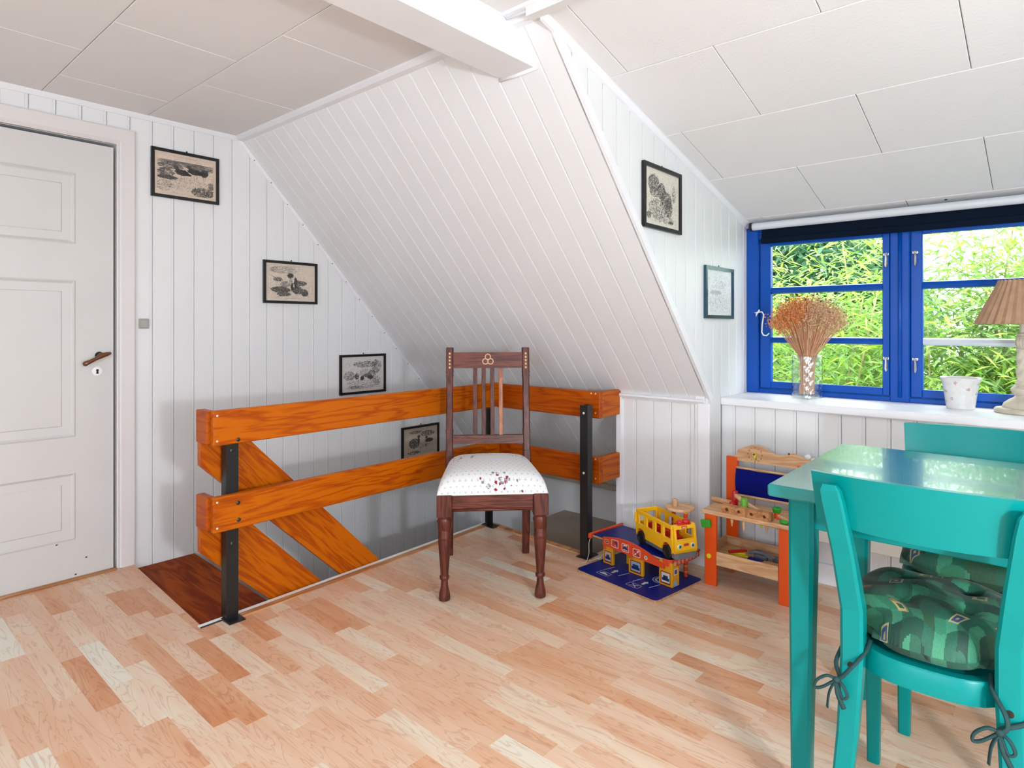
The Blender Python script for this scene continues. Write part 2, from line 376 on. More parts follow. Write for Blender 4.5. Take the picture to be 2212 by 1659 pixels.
for row in range(-36, 50):
    y0 = row * SW; x = -1.2 + rr.random() * .3
    while x < 5:
        L = rr.choice((.29, .33, .36, .40)); q = [(x, y0), (x + L, y0), (x + L, y0 + SW), (x, y0 + SW)]; x += L
        q = [rot(p, FA) for p in q]; frag = [c for c in (clip(q, g) for g in REG) if c]
        if not frag: continue
        cx_ = sum(p[0] for p in q) / 4; cy_ = sum(p[1] for p in q) / 4
        dx, dy = cx_ - 3.287, cy_; D = -.6575 * dx + .7535 * dy; lat = .7535 * dx + .6575 * dy
        vis = D > .7 and abs(lat) < .86 * D + .15 and 1349 * 1.12 / max(D, .1) < 1020
        strips.append((vis, -D, frag, (max(0, min(1, rr.gauss(.54, .23))), rr.random(), rr.random(), 1)))
vs_ = sorted([s for s in strips if s[0]], key=lambda s: -s[1])
near = vs_[:300]; rest = vs_[300:] + [s for s in strips if not s[0]]
def stripmesh(m, frag, c):
    m.col = c
    for f in frag:
        n = len(f); cx_ = sum(p[0] for p in f) / n; cy_ = sum(p[1] for p in f) / n
        s = lambda p, e: (p[0] + math.copysign(min(e, abs(cx_ - p[0])), cx_ - p[0]), p[1] + math.copysign(min(e, abs(cy_ - p[1])), cy_ - p[1]))
        vs = [p + (-.01,) for p in f] + [p + (-.0003,) for p in f] + [s(p, .0004) + (0,) for p in f]
        fs = [tuple(range(2 * n, 3 * n))] + [(i, (i + 1) % n, n + (i + 1) % n, n + i) for i in range(n)] + [(n + i, n + (i + 1) % n, 2 * n + (i + 1) % n, 2 * n + i) for i in range(n)]
        m.add(vs, fs)
for v, d, f, c in near:
    m = MB(); stripmesh(m, f, c); m.build('plank', 'floor', floor)
m = MB()
for v, d, f, c in rest: stripmesh(m, f, c)
m.build('plank_field', 'floor', floor, kind='stuff')

# ---- left wall with door
DL, DR, DT = .167, .966, 1.95
wlft = MB(); wlft.box(-.16, -.012, -2.1, DL - .008, -2.6, 2.35); wlft.box(-.16, -.012, DR + .008, 3.6, -2.6, 2.35); wlft.box(-.16, -.012, DL - .008, DR + .008, DT + .012, 2.35); wlft.box(-.16, -.012, DL - .008, DR + .008, -2.6, 0)
wlft.box(-.20, -.16, DL - .1, DR + .1, -.1, DT + .1); wall_left = struct('wall_left', wlft, 'wall')
u = 1.131 - BW * 11
pl_left = lambda u, d, t: (d, u, t)
while u < 3.5:
    lo = 2.035 if u < 1.03 else -2.45
    board(wall_left, 'wall', u, K(lo), lambda q: min(CEIL, zs(q)) , pl_left); u += BW
# door
dm = MB(); dm.box(-.045, -.004, DL, DR - .004, .008, DT - .006)
# stiles and rails stand proud of three sunk panels
for a in ((-.004, .006, DL, .17 + .11, .008, DT - .006), (-.004, .006, .815, DR - .004, .008, DT - .006)): dm.box(*a)
for z0, z1 in ((.008, .175), (.475, .63), (1.325, 1.485), (1.80, DT - .006)): dm.box(-.004, .006, .28, .815, z0, z1)
door = struct('door_1', dm, 'door'); tag(door, 'white panelled door with worn paint and a brown lever handle')
for z0, z1 in ((.175, .475), (.63, 1.325), (1.485, 1.80)):
    y0, y1 = .28, .815; m = MB()
    # moulding rim and raised field
    def ring(o, i, xo, xi):
        a = [(xo, y0 + o, z0 + o), (xo, y1 - o, z0 + o), (xo, y1 - o, z1 - o), (xo, y0 + o, z1 - o)]; b = [(xi, y0 + i, z0 + i), (xi, y1 - i, z0 + i), (xi, y1 - i, z1 - i), (xi, y0 + i, z1 - i)]
        m.add(a + b, [(k, (k + 1) % 4, 4 + (k + 1) % 4, 4 + k) for k in range(4)])
    ring(0, .006, .006, .0095); ring(.006, .012, .0095, .0035); ring(.012, .016, .0035, .001); ring(.016, .050, .001, .0005); ring(.050, .054, .0005, .004)
    i = .054; m.add([(.004, y0 + i, z0 + i), (.004, y1 - i, z0 + i), (.004, y1 - i, z1 - i), (.004, y0 + i, z1 - i)], [(0, 1, 2, 3)])
    m.build('door_panel', 'door', door)
m = MB(); m.lathe([(.0, 0), (.017, 0), (.017, .004), (.012, .006), (.011, .022), (0, .022)], 16, T=Matrix.Translation((.006, .905, .988)) @ Matrix.Rotation(R(90), 4, 'Y'), cap=False)
dh = m.build('door_handle', 'black', door, True)
m = MB(); m.tube([(.028, .945, .998), (.030, .932, .994), (.032, .905, .987), (.034, .885, .974), (.036, .862, .962), (.037, .842, .953), (.036, .835, .950)], [.006, .009, .013, .008, .009, .0115, .006], 12)
m.build('lever', 'bronze', dh, True)
m = MB(); m.lathe([(0, 0), (.021, 0), (.021, .003), (.018, .0045), (0, .0045)], 20, T=Matrix.Translation((.006, .897, .917)) @ Matrix.Rotation(R(90), 4, 'Y'), cap=False)
ke = m.build('keyhole_plate', 'white', door, 30)
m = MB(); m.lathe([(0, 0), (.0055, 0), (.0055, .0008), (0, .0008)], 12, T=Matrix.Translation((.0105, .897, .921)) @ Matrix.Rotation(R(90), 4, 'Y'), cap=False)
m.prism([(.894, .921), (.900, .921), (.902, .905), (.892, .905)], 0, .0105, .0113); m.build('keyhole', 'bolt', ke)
for y, z in ((.745, .168), (.855, .085), (.815, .02)):
    m = MB(); m.ell((.0062, y, z), (.0006, .005, .003), 7); m.build('paint_chip', 'bolt', door)
# casing
m = MB()
def casing_profile(): return [(0, 0), (0, .012), (.006, .017), (.012, .014), (.018, .019), (.072, .019), (.078, .015), (.078, 0)]
cp = casing_profile()
cx3 = [(p[1] - .002, p[0]) for p in cp]
def jamb(sgn, y):
    m = MB(); n = len(cx3)
    m.add([(x, y + sgn * o, 0) for x, o in cx3] + [(x, y + sgn * o, DT + .012 + o) for x, o in cx3], [tuple(range(n)), tuple(range(n, 2 * n))] + [(i, (i + 1) % n, n + (i + 1) % n, n + i) for i in range(n)]); return m
t1 = struct('trim_1', jamb(1, DR + .008), 'casing'); jamb(-1, DL - .008).build('jamb_casing', 'casing', t1)
m = MB(); n_ = len(cx3)
m.add([(x, DR + .008 + o, DT + .012 + o) for x, o in cx3] + [(x, DL - .008 - o, DT + .012 + o) for x, o in cx3], [tuple(range(n_)), tuple(range(n_, 2 * n_))] + [(i, (i + 1) % n_, n_ + (i + 1) % n_, n_ + i) for i in range(n_)]); m.build('head_casing', 'casing', t1)
bx('threshold', 'oak', floor, -.004, .03, DL, DR + .006, 0, .007, c=.002)

# ---- flat ceiling in tiles
ceil_slab = MB(); ceil_slab.box(-.16, 4.7, -2.2, 1.70, CEIL + .012, CEIL + .14); ceiling = struct('ceiling', ceil_slab, 'tile')
ROWS = [-2.1, -1.805, -1.39, -.975, -.56, -.14, .275, .69, 1.105, SY + .004]
def tile_cols(x0, x1, off, step):
    k = math.ceil((x0 - off) / step); xs = [x0]
    while off + k * step < x1 - .02:
        if off + k * step > x0 + .02: xs.append(off + k * step)
        k += 1
    return xs + [x1]
for i in range(len(ROWS) - 1):
    off = .608 if (len(ROWS) - i) % 2 == 0 else .278
    xs = tile_cols(0, 4.6, off, .66)
    for a, b in zip(xs, xs[1:]):
        bx('ceiling_tile', 'tile', ceiling, a + .001, b - .001, ROWS[i] + .001, ROWS[i + 1] - .001, CEIL, CEIL + .0125, c=.0022)
# the beam, its end cut to the slope
m = MB(); m.prism([(-2.1, 2.005), (ys(2.005) + .012, 2.005), (ys(CEIL) + .012, CEIL + .004), (-2.1, CEIL + .004)], 0, 1.787, 1.941)
beam = tag(struct('ceiling_beam', m, 'trim'), 'white painted ceiling beam running into the slope', kind='structure')
m = MB(); m.tube([(1.78, ys(2.003), 2.002), (1.86, ys(2.003) + .002, 2.0), (1.95, ys(2.003), 2.003)], .007, 8); m.build('caulk_bead', 'trim', beam, True)
# ceiling trims
m = MB(); m.prism([(0, CEIL), (.016, CEIL), (.016, CEIL - .008), (.006, CEIL - .022), (0, CEIL - .022)], 1, -2.1, SY + .006)
struct('trim_2', m, 'trim')
m = MB(); m.prism([(SY - .018, CEIL), (SY - .018, CEIL - .010), (SY - .002, CEIL - .020), (ys(CEIL - .024), CEIL - .024), (SY + .002, CEIL)], 0, 0, CX)
struct('trim_3', m, 'trim')

# ---- the slope, boarded along its fall
NS = Vector((0, -SK, -1)).normalized()
def pslope(u, d, t):
    p = Vector((u, t, zs(t))) + NS * d; return tuple(p)
m = MB(); YB = 3.412
for x0, x1, yb in ((-.02, 1.575, YB + .02), (1.575, CX - .03, 2.83), (4.14, 4.6, 2.95)):
    a, b = SY - .05, yb
    vs = [pslope(x, d, y) for x in (x0, x1) for y in (a, b) for d in (-.0125, -.15)]
    m.add(vs, [(0, 1, 3, 2), (4, 6, 7, 5), (0, 4, 5, 1), (2, 3, 7, 6), (0, 2, 6, 4), (1, 5, 7, 3)])
wall_slope = struct('wall_slope', m, 'slope')
u = 1.393 - BW * 15
while u < CX:
    c = u + BW / 2; hi = YB if c < 1.575 else 2.812
    board(wall_slope, 'slope', u, K(SY), K(hi), pslope, cut=(0.0, CX), open_joint=True); u += BW
u = 4.1
while u < 4.6: board(wall_slope, 'slope', u, K(SY), K(2.9), pslope); u += BW
# thin cover strip between left wall and slope
m = MB(); A, B = SY + .004, 3.40
vs = []
for y in (A, B):
    for dx, d in ((0, 0), (.016, 0), (.016, .006), (.008, .014), (0, .016)):
        p = Vector((dx, y, zs(y))) + NS * d; vs.append(tuple(p))
m.add(vs, [(0, 1, 2, 3, 4), (5, 6, 7, 8, 9)] + [(i, (i + 1) % 5, 5 + (i + 1) % 5, 5 + i) for i in range(5)]); struct('trim_4', m, 'trim')
# little nails along it
t4 = bpy.data.objects['trim_4']
for k in range(13):
    y = 1.63 + k * BW; m = MB(); m.ell((.014, y, zs(y) - .018), (.003, .003, .003), 6); m.build('nail', 'bolt', t4)

# ---- the low box wall under the slope, by the stairs
m = MB(); m.box(1.587, CX - .065, 2.802, 2.9, -.01, .765); m.box(1.575, 1.60, 2.79, YB, -.5, .766)
wall_knee = struct('wall_knee', m, 'wall')
u = 1.6845 - BW
pknee = lambda u, d, t: (u, 2.79 - d, t)
while u < CX: board(wall_knee, 'wall', u, K(.082), K(.765), pknee, cut=(1.575, CX - .001)); u += BW
m = MB(); m.cbox(1.575, 1.606, 2.776, 2.80, 0, .765, c=.002); struct('trim_5', m, 'trim')
m = MB(); m.prism([(2.81, .788), (2.768, .776), (2.768, .768), (2.782, .752), (2.80, .752), (2.81, .765)], 0, 1.562, 2.05); struct('trim_6', m, 'trim')
m = MB(); m.cbox(1.60, CX + .012, 2.775, 2.792, 0, .082, c=.003); struct('baseboard_knee', m, 'trim')
m = MB(); m.cbox(2.018, CX + .010, 2.776, 2.795, .08, .76, c=.003); struct('trim_7', m, 'trim')

# ---- dormer side wall
m = MB()
m.add([(CX - .013, SY - .1, zs(SY - .1) + .02), (CX - .013, 3.5, CEIL - .1), (CX - .013, 3.5, -.02), (CX - .013, 2.78, -.02), (CX - .013, 2.78, zs(2.78) + .02),
       (CX - .06, SY - .1, zs(SY - .1) + .02), (CX - .06, 3.5, CEIL - .1), (CX - .06, 3.5, -.02), (CX - .06, 2.78, -.02), (CX - .06, 2.78, zs(2.78) + .02)],
      [(0, 1, 2, 3, 4), (5, 6, 7, 8, 9)] + [(i, (i + 1) % 5, 5 + (i + 1) % 5, 5 + i) for i in range(5)])
wall_dormer = struct('wall_dormer', m, 'wall')
pch = lambda u, d, t: (CX + d, u, t)
u = 1.612
def chlo(q): return zs(q) + .0 if q < 2.79 else 0
while u < 3.28:
    if u < 2.75: lo = lambda q: zs(min(q, 2.79))
    elif u < 2.80: lo = K(.0)
    elif u < 2.93: lo = K(0)
    else: lo = K(.76)
    if 2.70 < u < 2.80: bx('board', 'wall', wall_dormer, CX - .012, CX, 2.785, 2.8425, 0, .80)
    board(wall_dormer, 'wall', u, lo, lambda q: zd(q) - .002, pch, .0947, open_joint=True); u += .0947
# flat corner board along the edge of the slope, and moulding under the dormer ceiling
m = MB(); A, B = SY + .02, 2.80; e = Vector((0, 1, -SK)).normalized(); nrm = Vector((0, SK, 1)).normalized()
vs = []
for y in (A, B):
    for dx, d in ((-.004, -.003), (.010, -.003), (.010, .030), (.006, .034), (-.004, .034)):
        p = Vector((CX + dx, y, zs(y))) + nrm * d; vs.append(tuple(p))
m.add(vs, [(0, 1, 2, 3, 4), (5, 6, 7, 8, 9)] + [(i, (i + 1) % 5, 5 + (i + 1) % 5, 5 + i) for i in range(5)]); struct('trim_8', m, 'trim')
m = MB(); vs = []
for y in (1.535, 3.27):
    for dx, dz in ((0, 0), (.022, 0), (.022, -.008), (.010, -.022), (0, -.024)): vs.append((CX + dx, y, zd(y) + dz + .001))
m.add(vs, [(0, 1, 2, 3, 4), (5, 6, 7, 8, 9)] + [(i, (i + 1) % 5, 5 + (i + 1) % 5, 5 + i) for i in range(5)]); struct('trim_9', m, 'trim')
# cable clipped in the corner
m = MB(); m.tube([(1.945, 1.512, CEIL - .012), (2.05, 1.515, CEIL - .014), (2.09, 1.50, CEIL - .010), (2.14, 1.505, CEIL - .014), (2.4, 1.51, CEIL - .012), (4.08, 1.51, CEIL - .012)], .005, 8); struct('trim_10', m, 'trim').data.polygons.foreach_set('use_smooth', [True] * (5 * 8 + 2))
m = MB(); m.cbox(1.941, 2.10, 1.488, 1.55, CEIL - .010, CEIL + .002, c=.003); struct('trim_11', m, 'trim')

# ---- dormer ceiling tiles
ang = -math.atan(.262); TD = Matrix.Translation((0, 1.53, zd(1.53))) @ Matrix.Rotation(ang, 4, 'X'); cs = math.cos(ang)
m = MB(); m.box(CX - .05, 4.16, -.02, (3.5 - 1.53) / cs, .0125, .15, T=TD)
m.box(CX - .03, 4.13, 1.50, 1.535, 2.09, CEIL + .02)
dormer_ceiling = struct('ceiling_dormer', m, 'tile')
DR_ = [1.528, 1.907, 2.33, 2.748, 3.19, 3.40]; OFF = [2.158, 2.466, 2.153, 2.466, 2.162]
for i in range(5):
    xs = tile_cols(CX - .0, 4.1, OFF[i], .626)
    for a, b in zip(xs, xs[1:]):
        if b - a > .03: bx('ceiling_tile', 'tile', dormer_ceiling, a + .001, b - .001, (DR_[i] - 1.53) / cs + .001, (DR_[i + 1] - 1.53) / cs - .001, 0, .013, c=.002, T=TD)
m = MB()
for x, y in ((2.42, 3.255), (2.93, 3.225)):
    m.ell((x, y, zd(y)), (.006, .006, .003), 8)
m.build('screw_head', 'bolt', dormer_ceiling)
m = MB(); m.prism([(SY - .1, zs(SY) - .05), (3.5, CEIL - .1), (3.5, -.02), (2.80, -.02), (2.80, zs(2.80) - .05)], 0, 4.1, 4.15); struct('wall_dormer_right', m, 'wall')

# ---- window wall: boards, sill, baseboard
WY = 2.945
m = MB(); m.box(CX - .02, 4.2, WY + .0125, 3.42, -.1, .742); m.box(4.1, 4.7, WY + .0125, 3.1, -.1, .9)
wall_window = struct('wall_window', m, 'wall')
pw = lambda u, d, t: (u, WY - d, t)
u = 2.131 - .092
while u < 4.55: board(wall_window, 'wall', u, K(.088), K(.745), pw, .092, cut=(CX, 4.6)); u += .092
m = MB(); m.cbox(CX, 4.6, WY - .016, WY + .004, 0, .09, c=.004); struct('baseboard_window', m, 'trim')
m = MB(); m.cbox(CX, 4.1, 2.925, 3.40, .742, .778, c=.005); struct('trim_12', m, 'trim')
m = MB(); m.box(CX - .02, 4.2, 3.36, 3.45, -.1, .775); m.box(CX - .02, 4.2, 3.36, 3.46, 1.615, 1.80); struct('wall_window_outer', m, 'wall')
# ---- the unseen sides of the room
m = MB(); m.box(-.16, 4.7, -2.25, -2.1, -.2, 2.35); struct('wall_rear', m, 'wall')
m = MB(); m.box(4.6, 4.75, -2.25, 3.2, -.2, 2.35); struct('wall_right', m, 'wall')

# ---- stairwell below the floor
for nm, bb in (('a', (.886, .92, 1.0, 2.62, -2.45, -.15)), ('b', (.886, 1.64, 2.605, 2.64, -2.45, -.15)), ('c', (1.60, 1.64, 2.6, 3.45, -2.45, -.05)), ('d', (-.02, .90, .90, .994, -2.45, -.06)), ('e', (-.02, 1.64, YB, YB + .05, -2.45, .14))):
    m = MB(); m.box(*bb); struct({'a': 'wall_stairwell_side', 'b': 'wall_stairwell_near', 'c': 'wall_stairwell_end', 'd': 'wall_stairwell_head', 'e': 'wall_stairwell_far'}[nm], m, 'wall')
m = MB(); m.box(-.02, 1.64, .9, 3.46, -2.55, -2.45); struct('floor_hall', m, 'subfloor')
m = MB(); m.box(.78, 1.60, 3.075, YB, -.16, -.12); led = struct('trim_13', m, 'fibre')
bx('ledge_face', 'fibre', led, .78, 1.60, 3.05, 3.075, -.62, -.118); bx('ledge_batten', 'fibre', led, .78, 1.60, 3.035, 3.052, -.235, -.205); bx('ledge_batten', 'fibre', led, .78, 1.60, 3.035, 3.052, -.30, -.262)
bx('ledge_post', 'fibre', led, 1.0, 1.008, 3.04, 3.052, -.62, -.30)
m = MB(); m.cbox(.02, 1.58, YB - .03, YB + .0, .085, .118, c=.003); struct('trim_14', m, 'fibre')
# edging of the opening: white lip, dark joint, oak strip
def edge(a, b, lo, hi, z0, z1):
    a, b = Vector(a), Vector(b); d = (b - a).normalized(); n = Vector((d.y, -d.x)); m = MB()
    q = [a + n * lo, b + n * lo, b + n * hi, a + n * hi]; m.prism([tuple(p) for p in q], 2, z0, z1); return m
P0, P1, P2, P3 = (.885, 1.0), (.885, 1.0), (.842, 2.60), (1.575, 2.555)
struct('trim_15', edge((.8855, .985), P2, -.014, .004, -.05, .004), 'white')
struct('trim_17', edge((.8825, 1.13), P2, .008, .040, -.005, .0045), 'oak')
struct('trim_18', edge(P2, P3, -.004, .006, -.05, .006), 'oak')
struct('trim_19', edge(P2, P3, .006, .024, -.005, .0035), 'oak')
struct('trim_20', edge((.8845, .985), (.881, 1.12), .003, .012, -.04, .003), 'black')

# ================================================================== window
WZ0, WZ1 = .778, 1.64
m = MB()
m.cbox(CX, 2.127, 3.262, 3.38, WZ0, WZ1, c=.004); m.cbox(4.04, 4.1, 3.262, 3.38, WZ0, WZ1, c=.004); m.cbox(3.388, 3.466, 3.265, 3.38, WZ0, WZ1, c=.004); m.cbox(2.715, 2.792, 3.265, 3.38, WZ0, WZ1, c=.004)
m.cbox(2.12, 4.06, 3.27, 3.38, 1.567, 1.64, c=.004); m.cbox(2.12, 4.06, 3.275, 3.38, WZ0, .800, c=.003)
window = struct('window_1', m, 'blue')
m = MB(); m.tube([(2.755, 3.262, .80), (2.755, 3.262, 1.56)], .008, 8); m.build('mullion_bead', 'blue', window, True)
def casement(x0, x1, px0, px1, barmat):
    m = MB()
    m.cbox(x0, px0, 3.275, 3.315, .802, 1.566, c=.004); m.cbox(px1, x1, 3.275, 3.315, .802, 1.566, c=.004)
    m.cbox(px0 - .003, px1 + .003, 3.276, 3.314, .802, .838, c=.004); m.cbox(px0 - .003, px1 + .003, 3.276, 3.314, 1.530, 1.566, c=.004)
    c = m.build('casement', 'blue', window)
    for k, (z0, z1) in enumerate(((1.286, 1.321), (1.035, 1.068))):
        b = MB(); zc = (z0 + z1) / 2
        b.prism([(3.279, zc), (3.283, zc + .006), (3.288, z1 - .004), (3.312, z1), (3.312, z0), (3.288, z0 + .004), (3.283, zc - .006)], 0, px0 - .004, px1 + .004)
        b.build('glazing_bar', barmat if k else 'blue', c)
    for z0, z1 in ((.838, 1.035), (1.068, 1.286), (1.321, 1.530)): bx('pane', 'glass', c, px0 - .004, px1 + .004, 3.296, 3.299, z0 - .002, z1 + .002)
    return c
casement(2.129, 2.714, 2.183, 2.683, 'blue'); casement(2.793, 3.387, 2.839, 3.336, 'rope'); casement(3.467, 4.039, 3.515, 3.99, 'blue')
for x, z in ((2.700, 1.43), (2.812, 1.43), (2.700, .955), (2.812, .955)):
    m = MB(); m.cbox(x - .012, x + .012, 3.268, 3.277, z + .012, z + .026, c=.002); m.tube([(x, 3.266, z + .018), (x + .002, 3.260, z), (x + .002, 3.258, z - .03), (x + .001, 3.262, z - .04)], [.004, .005, .006, .003], 8)
    m.ell((x, 3.262, z + .02), (.007, .007, .007), 8); m.build('latch', 'chrome', window, 40)
m = MB(); m.tube([(2.112, 3.255, 1.19), (2.125, 3.240, 1.19), (2.150, 3.245, 1.195), (2.158, 3.25, 1.18), (2.152, 3.245, 1.13), (2.150, 3.245, 1.09), (2.158, 3.245, 1.075), (2.172, 3.25, 1.073), (2.184, 3.255, 1.085)], .0035, 6)
m.tube([(2.118, 3.255, 1.172), (2.125, 3.240, 1.182), (2.14, 3.242, 1.205)], .004, 6); m.build('window_stay', 'white', window, True)
# roller blind
t = thing('roller_blind', 'navy roller blind rolled up on a pale grey tube above the window', 'blind', (2.75, 3.215, 1.54))
m = MB(); m.lathe([(0, -.635), (.019, -.635), (.019, 1.31), (0, 1.31)], 20, T=Matrix.Translation((0, 0, .088)) @ Matrix.Rotation(R(90), 4, 'Y'), cap=False); m.build('tube', 'alu', t, 40)
m = MB(); m.lathe([(0, -.648), (.022, -.648), (.022, -.634), (0, -.634)], 16, T=Matrix.Translation((0, 0, .088)) @ Matrix.Rotation(R(90), 4, 'Y'), cap=False); m.build('bracket', 'black', t, 40)
m = MB(); m.cbox(-.600, 1.31, .024, .044, .002, .072, c=.003); m.cbox(-.602, 1.312, .015, .028, .0, .030, c=.004); m.build('blind_fabric', 'navy', t)

# ================================================================== stairs and railing
st = thing('staircase', 'dark stained wooden stair treads descending beside the left wall', 'stairs', (.44, 1.0, -.03))
ft = MB(); ft.prism([(-.437, .045), (.44, -.002), (.425, .292), (-.437, .322)], 2, -.035, .004); ft.build('tread', 'tread', st)
for k in range(1, 9): bx('tread', 'tread', st, -.435, .370, .20 + .17 * (k - 1), .42 + .17 * (k - 1), -.24 * k - .035, -.24 * k, c=.004)
rl = thing('stair_railing', 'amber pine board railing on black steel posts around the stairwell', 'railing', (.90, 1.09, 0))
OX, OY = .90, 1.09
def L(x, y, z): return (x - OX, y - OY, z)
def rbox(name, mat, x0, x1, y0, y1, z0, z1, c=.004, parent=rl): return bx(name, mat, parent, x0 - OX, x1 - OX, y0 - OY, y1 - OY, z0, z1, c=c)
for z0, z1 in ((.675, .806), (.352, .484)):
    r1 = rbox('rail_board', 'pine_y', .912, .942, 1.012, 2.585, z0, z1)
    rbox('end_block', 'pine_x', .815, .911, 1.000, 1.034, z0 + .004, z1 - .002)
    r2 = rbox('rail_board', 'pine_x', .912, 1.60, 2.586, 2.616, z0 - .008, z1 - .008)
    rbox('end_block', 'pine_y', 1.566, 1.598, 2.617, 2.80, z0 - .006, z1 - .010)
    rbox('inner_board', 'pine_x', .912, 1.56, 2.622, 2.632, z0 - .004, z0 + .02) if False else None
    for zz in (z0 + .018, z1 - .018):
        m = MB(); m.ell(L(.942, 1.026, zz), (.0015, .0045, .0045), 8); m.build('screw', 'screw', r1)
        for xx in (1.575, 1.55):
            m = MB(); m.ell(L(xx, 2.586, zz), (.0045, .0015, .0045), 8); m.build('screw', 'screw', r2)
# sloping boards that follow the stair down
def diag(y0, z0, run):
    an = R(-46); m = MB(); k = math.tan(an); hw = .116 / math.cos(an)
    pts = [(0, 0), (hw * .95 / -k * 0 + .165, 0), (run, k * (run - .165)), (run, k * (run - .165) - hw), (.035, -.135), (0, -.10)]
    c, s_ = math.cos(-an), math.sin(-an)
    m.prism([(y * c - z * s_, y * s_ + z * c) for y, z in pts], 0, 0, .030)
    o = m.build('sloping_board', 'pine_y', rl); o.location = L(.812, y0, z0); o.rotation_euler = (an, 0, 0); return o
diag(1.008, .690, 1.45); diag(1.008, .360, 1.25)
def post(name_, x, y, z1, foot, legs):
    m = MB(); (ax, ay, bx_, by) = legs
    m.box(x + min(ax, 0), x + max(ax, 0), y - .0025, y + .0025, 0, z1); m.box(x - .0025, x + .0025, y + min(ay, 0), y + max(ay, 0), 0, z1)
    m.box(x + foot[0], x + foot[1], y + foot[2], y + foot[3], 0, .005)
    m.v = [L(*v) for v in m.v]; return m.build('post', 'black', rl)
p1 = post('a', .908, 1.078, .70, (-.03, .045, -.012, .05), (-.045, .042, 0, 0))
p2 = post('b', .885, 2.585, .66, (-.045, .05, -.05, .02), (-.055, -.045, 0, 0))
p3 = post('c', 1.582, 2.545, .738, (-.055, .012, -.055, .04), (-.042, -.040, 0, 0))
# front leaf of each angle iron towards the room
for (x0, x1, y0, y1, z1) in ((.902, .9075, 1.077, 1.122, .70), (.83, .888, 2.578, 2.583, .66), (1.536, 1.582, 2.503, 2.508, .738)):
    pass
m = MB(); m.box(.9075, .9125, 1.072, 1.114, .004, .69); m.v = [L(*v) for v in m.v]; m.build('post_flange', 'black', p1)
m = MB(); m.box(1.540, 1.584, 2.504, 2.509, .004, .738); m.v = [L(*v) for v in m.v]; m.build('post_flange', 'black', p3)
m = MB(); m.box(.835, .887, 2.580, 2.585, .004, .66); m.v = [L(*v) for v in m.v]; m.build('post_flange', 'black', p2)
for y, z in ((1.104, .69), (1.104, .450), (1.106, .385)):
    m = MB(); m.lathe([(0, 0), (.008, 0), (.008, .002), (.004, .004), (0, .004)], 12, T=Matrix.Translation(L(.942, y, z)) @ Matrix.Rotation(R(90), 4, 'Y'), cap=False); m.build('bolt', 'bolt', rl, 40)
for y, z in ((1.093, .645), (1.095, .29)):
    m = MB(); m.lathe([(0, 0), (.008, 0), (.008, .002), (.004, .004), (0, .004)], 12, T=Matrix.Translation(L(.9125, y, z)) @ Matrix.Rotation(R(90), 4, 'Y'), cap=False); m.build('bolt', 'bolt', rl, 40)
for x, z in ((1.562, .70), (1.562, .41)):
    m = MB(); m.lathe([(0, 0), (.006, 0), (.006, .002), (.003, .004), (0, .004)], 12, T=Matrix.Translation(L(x, 2.504, z)) @ Matrix.Rotation(R(90), 4, 'X'), cap=False); m.build('bolt', 'screw', rl, 40)

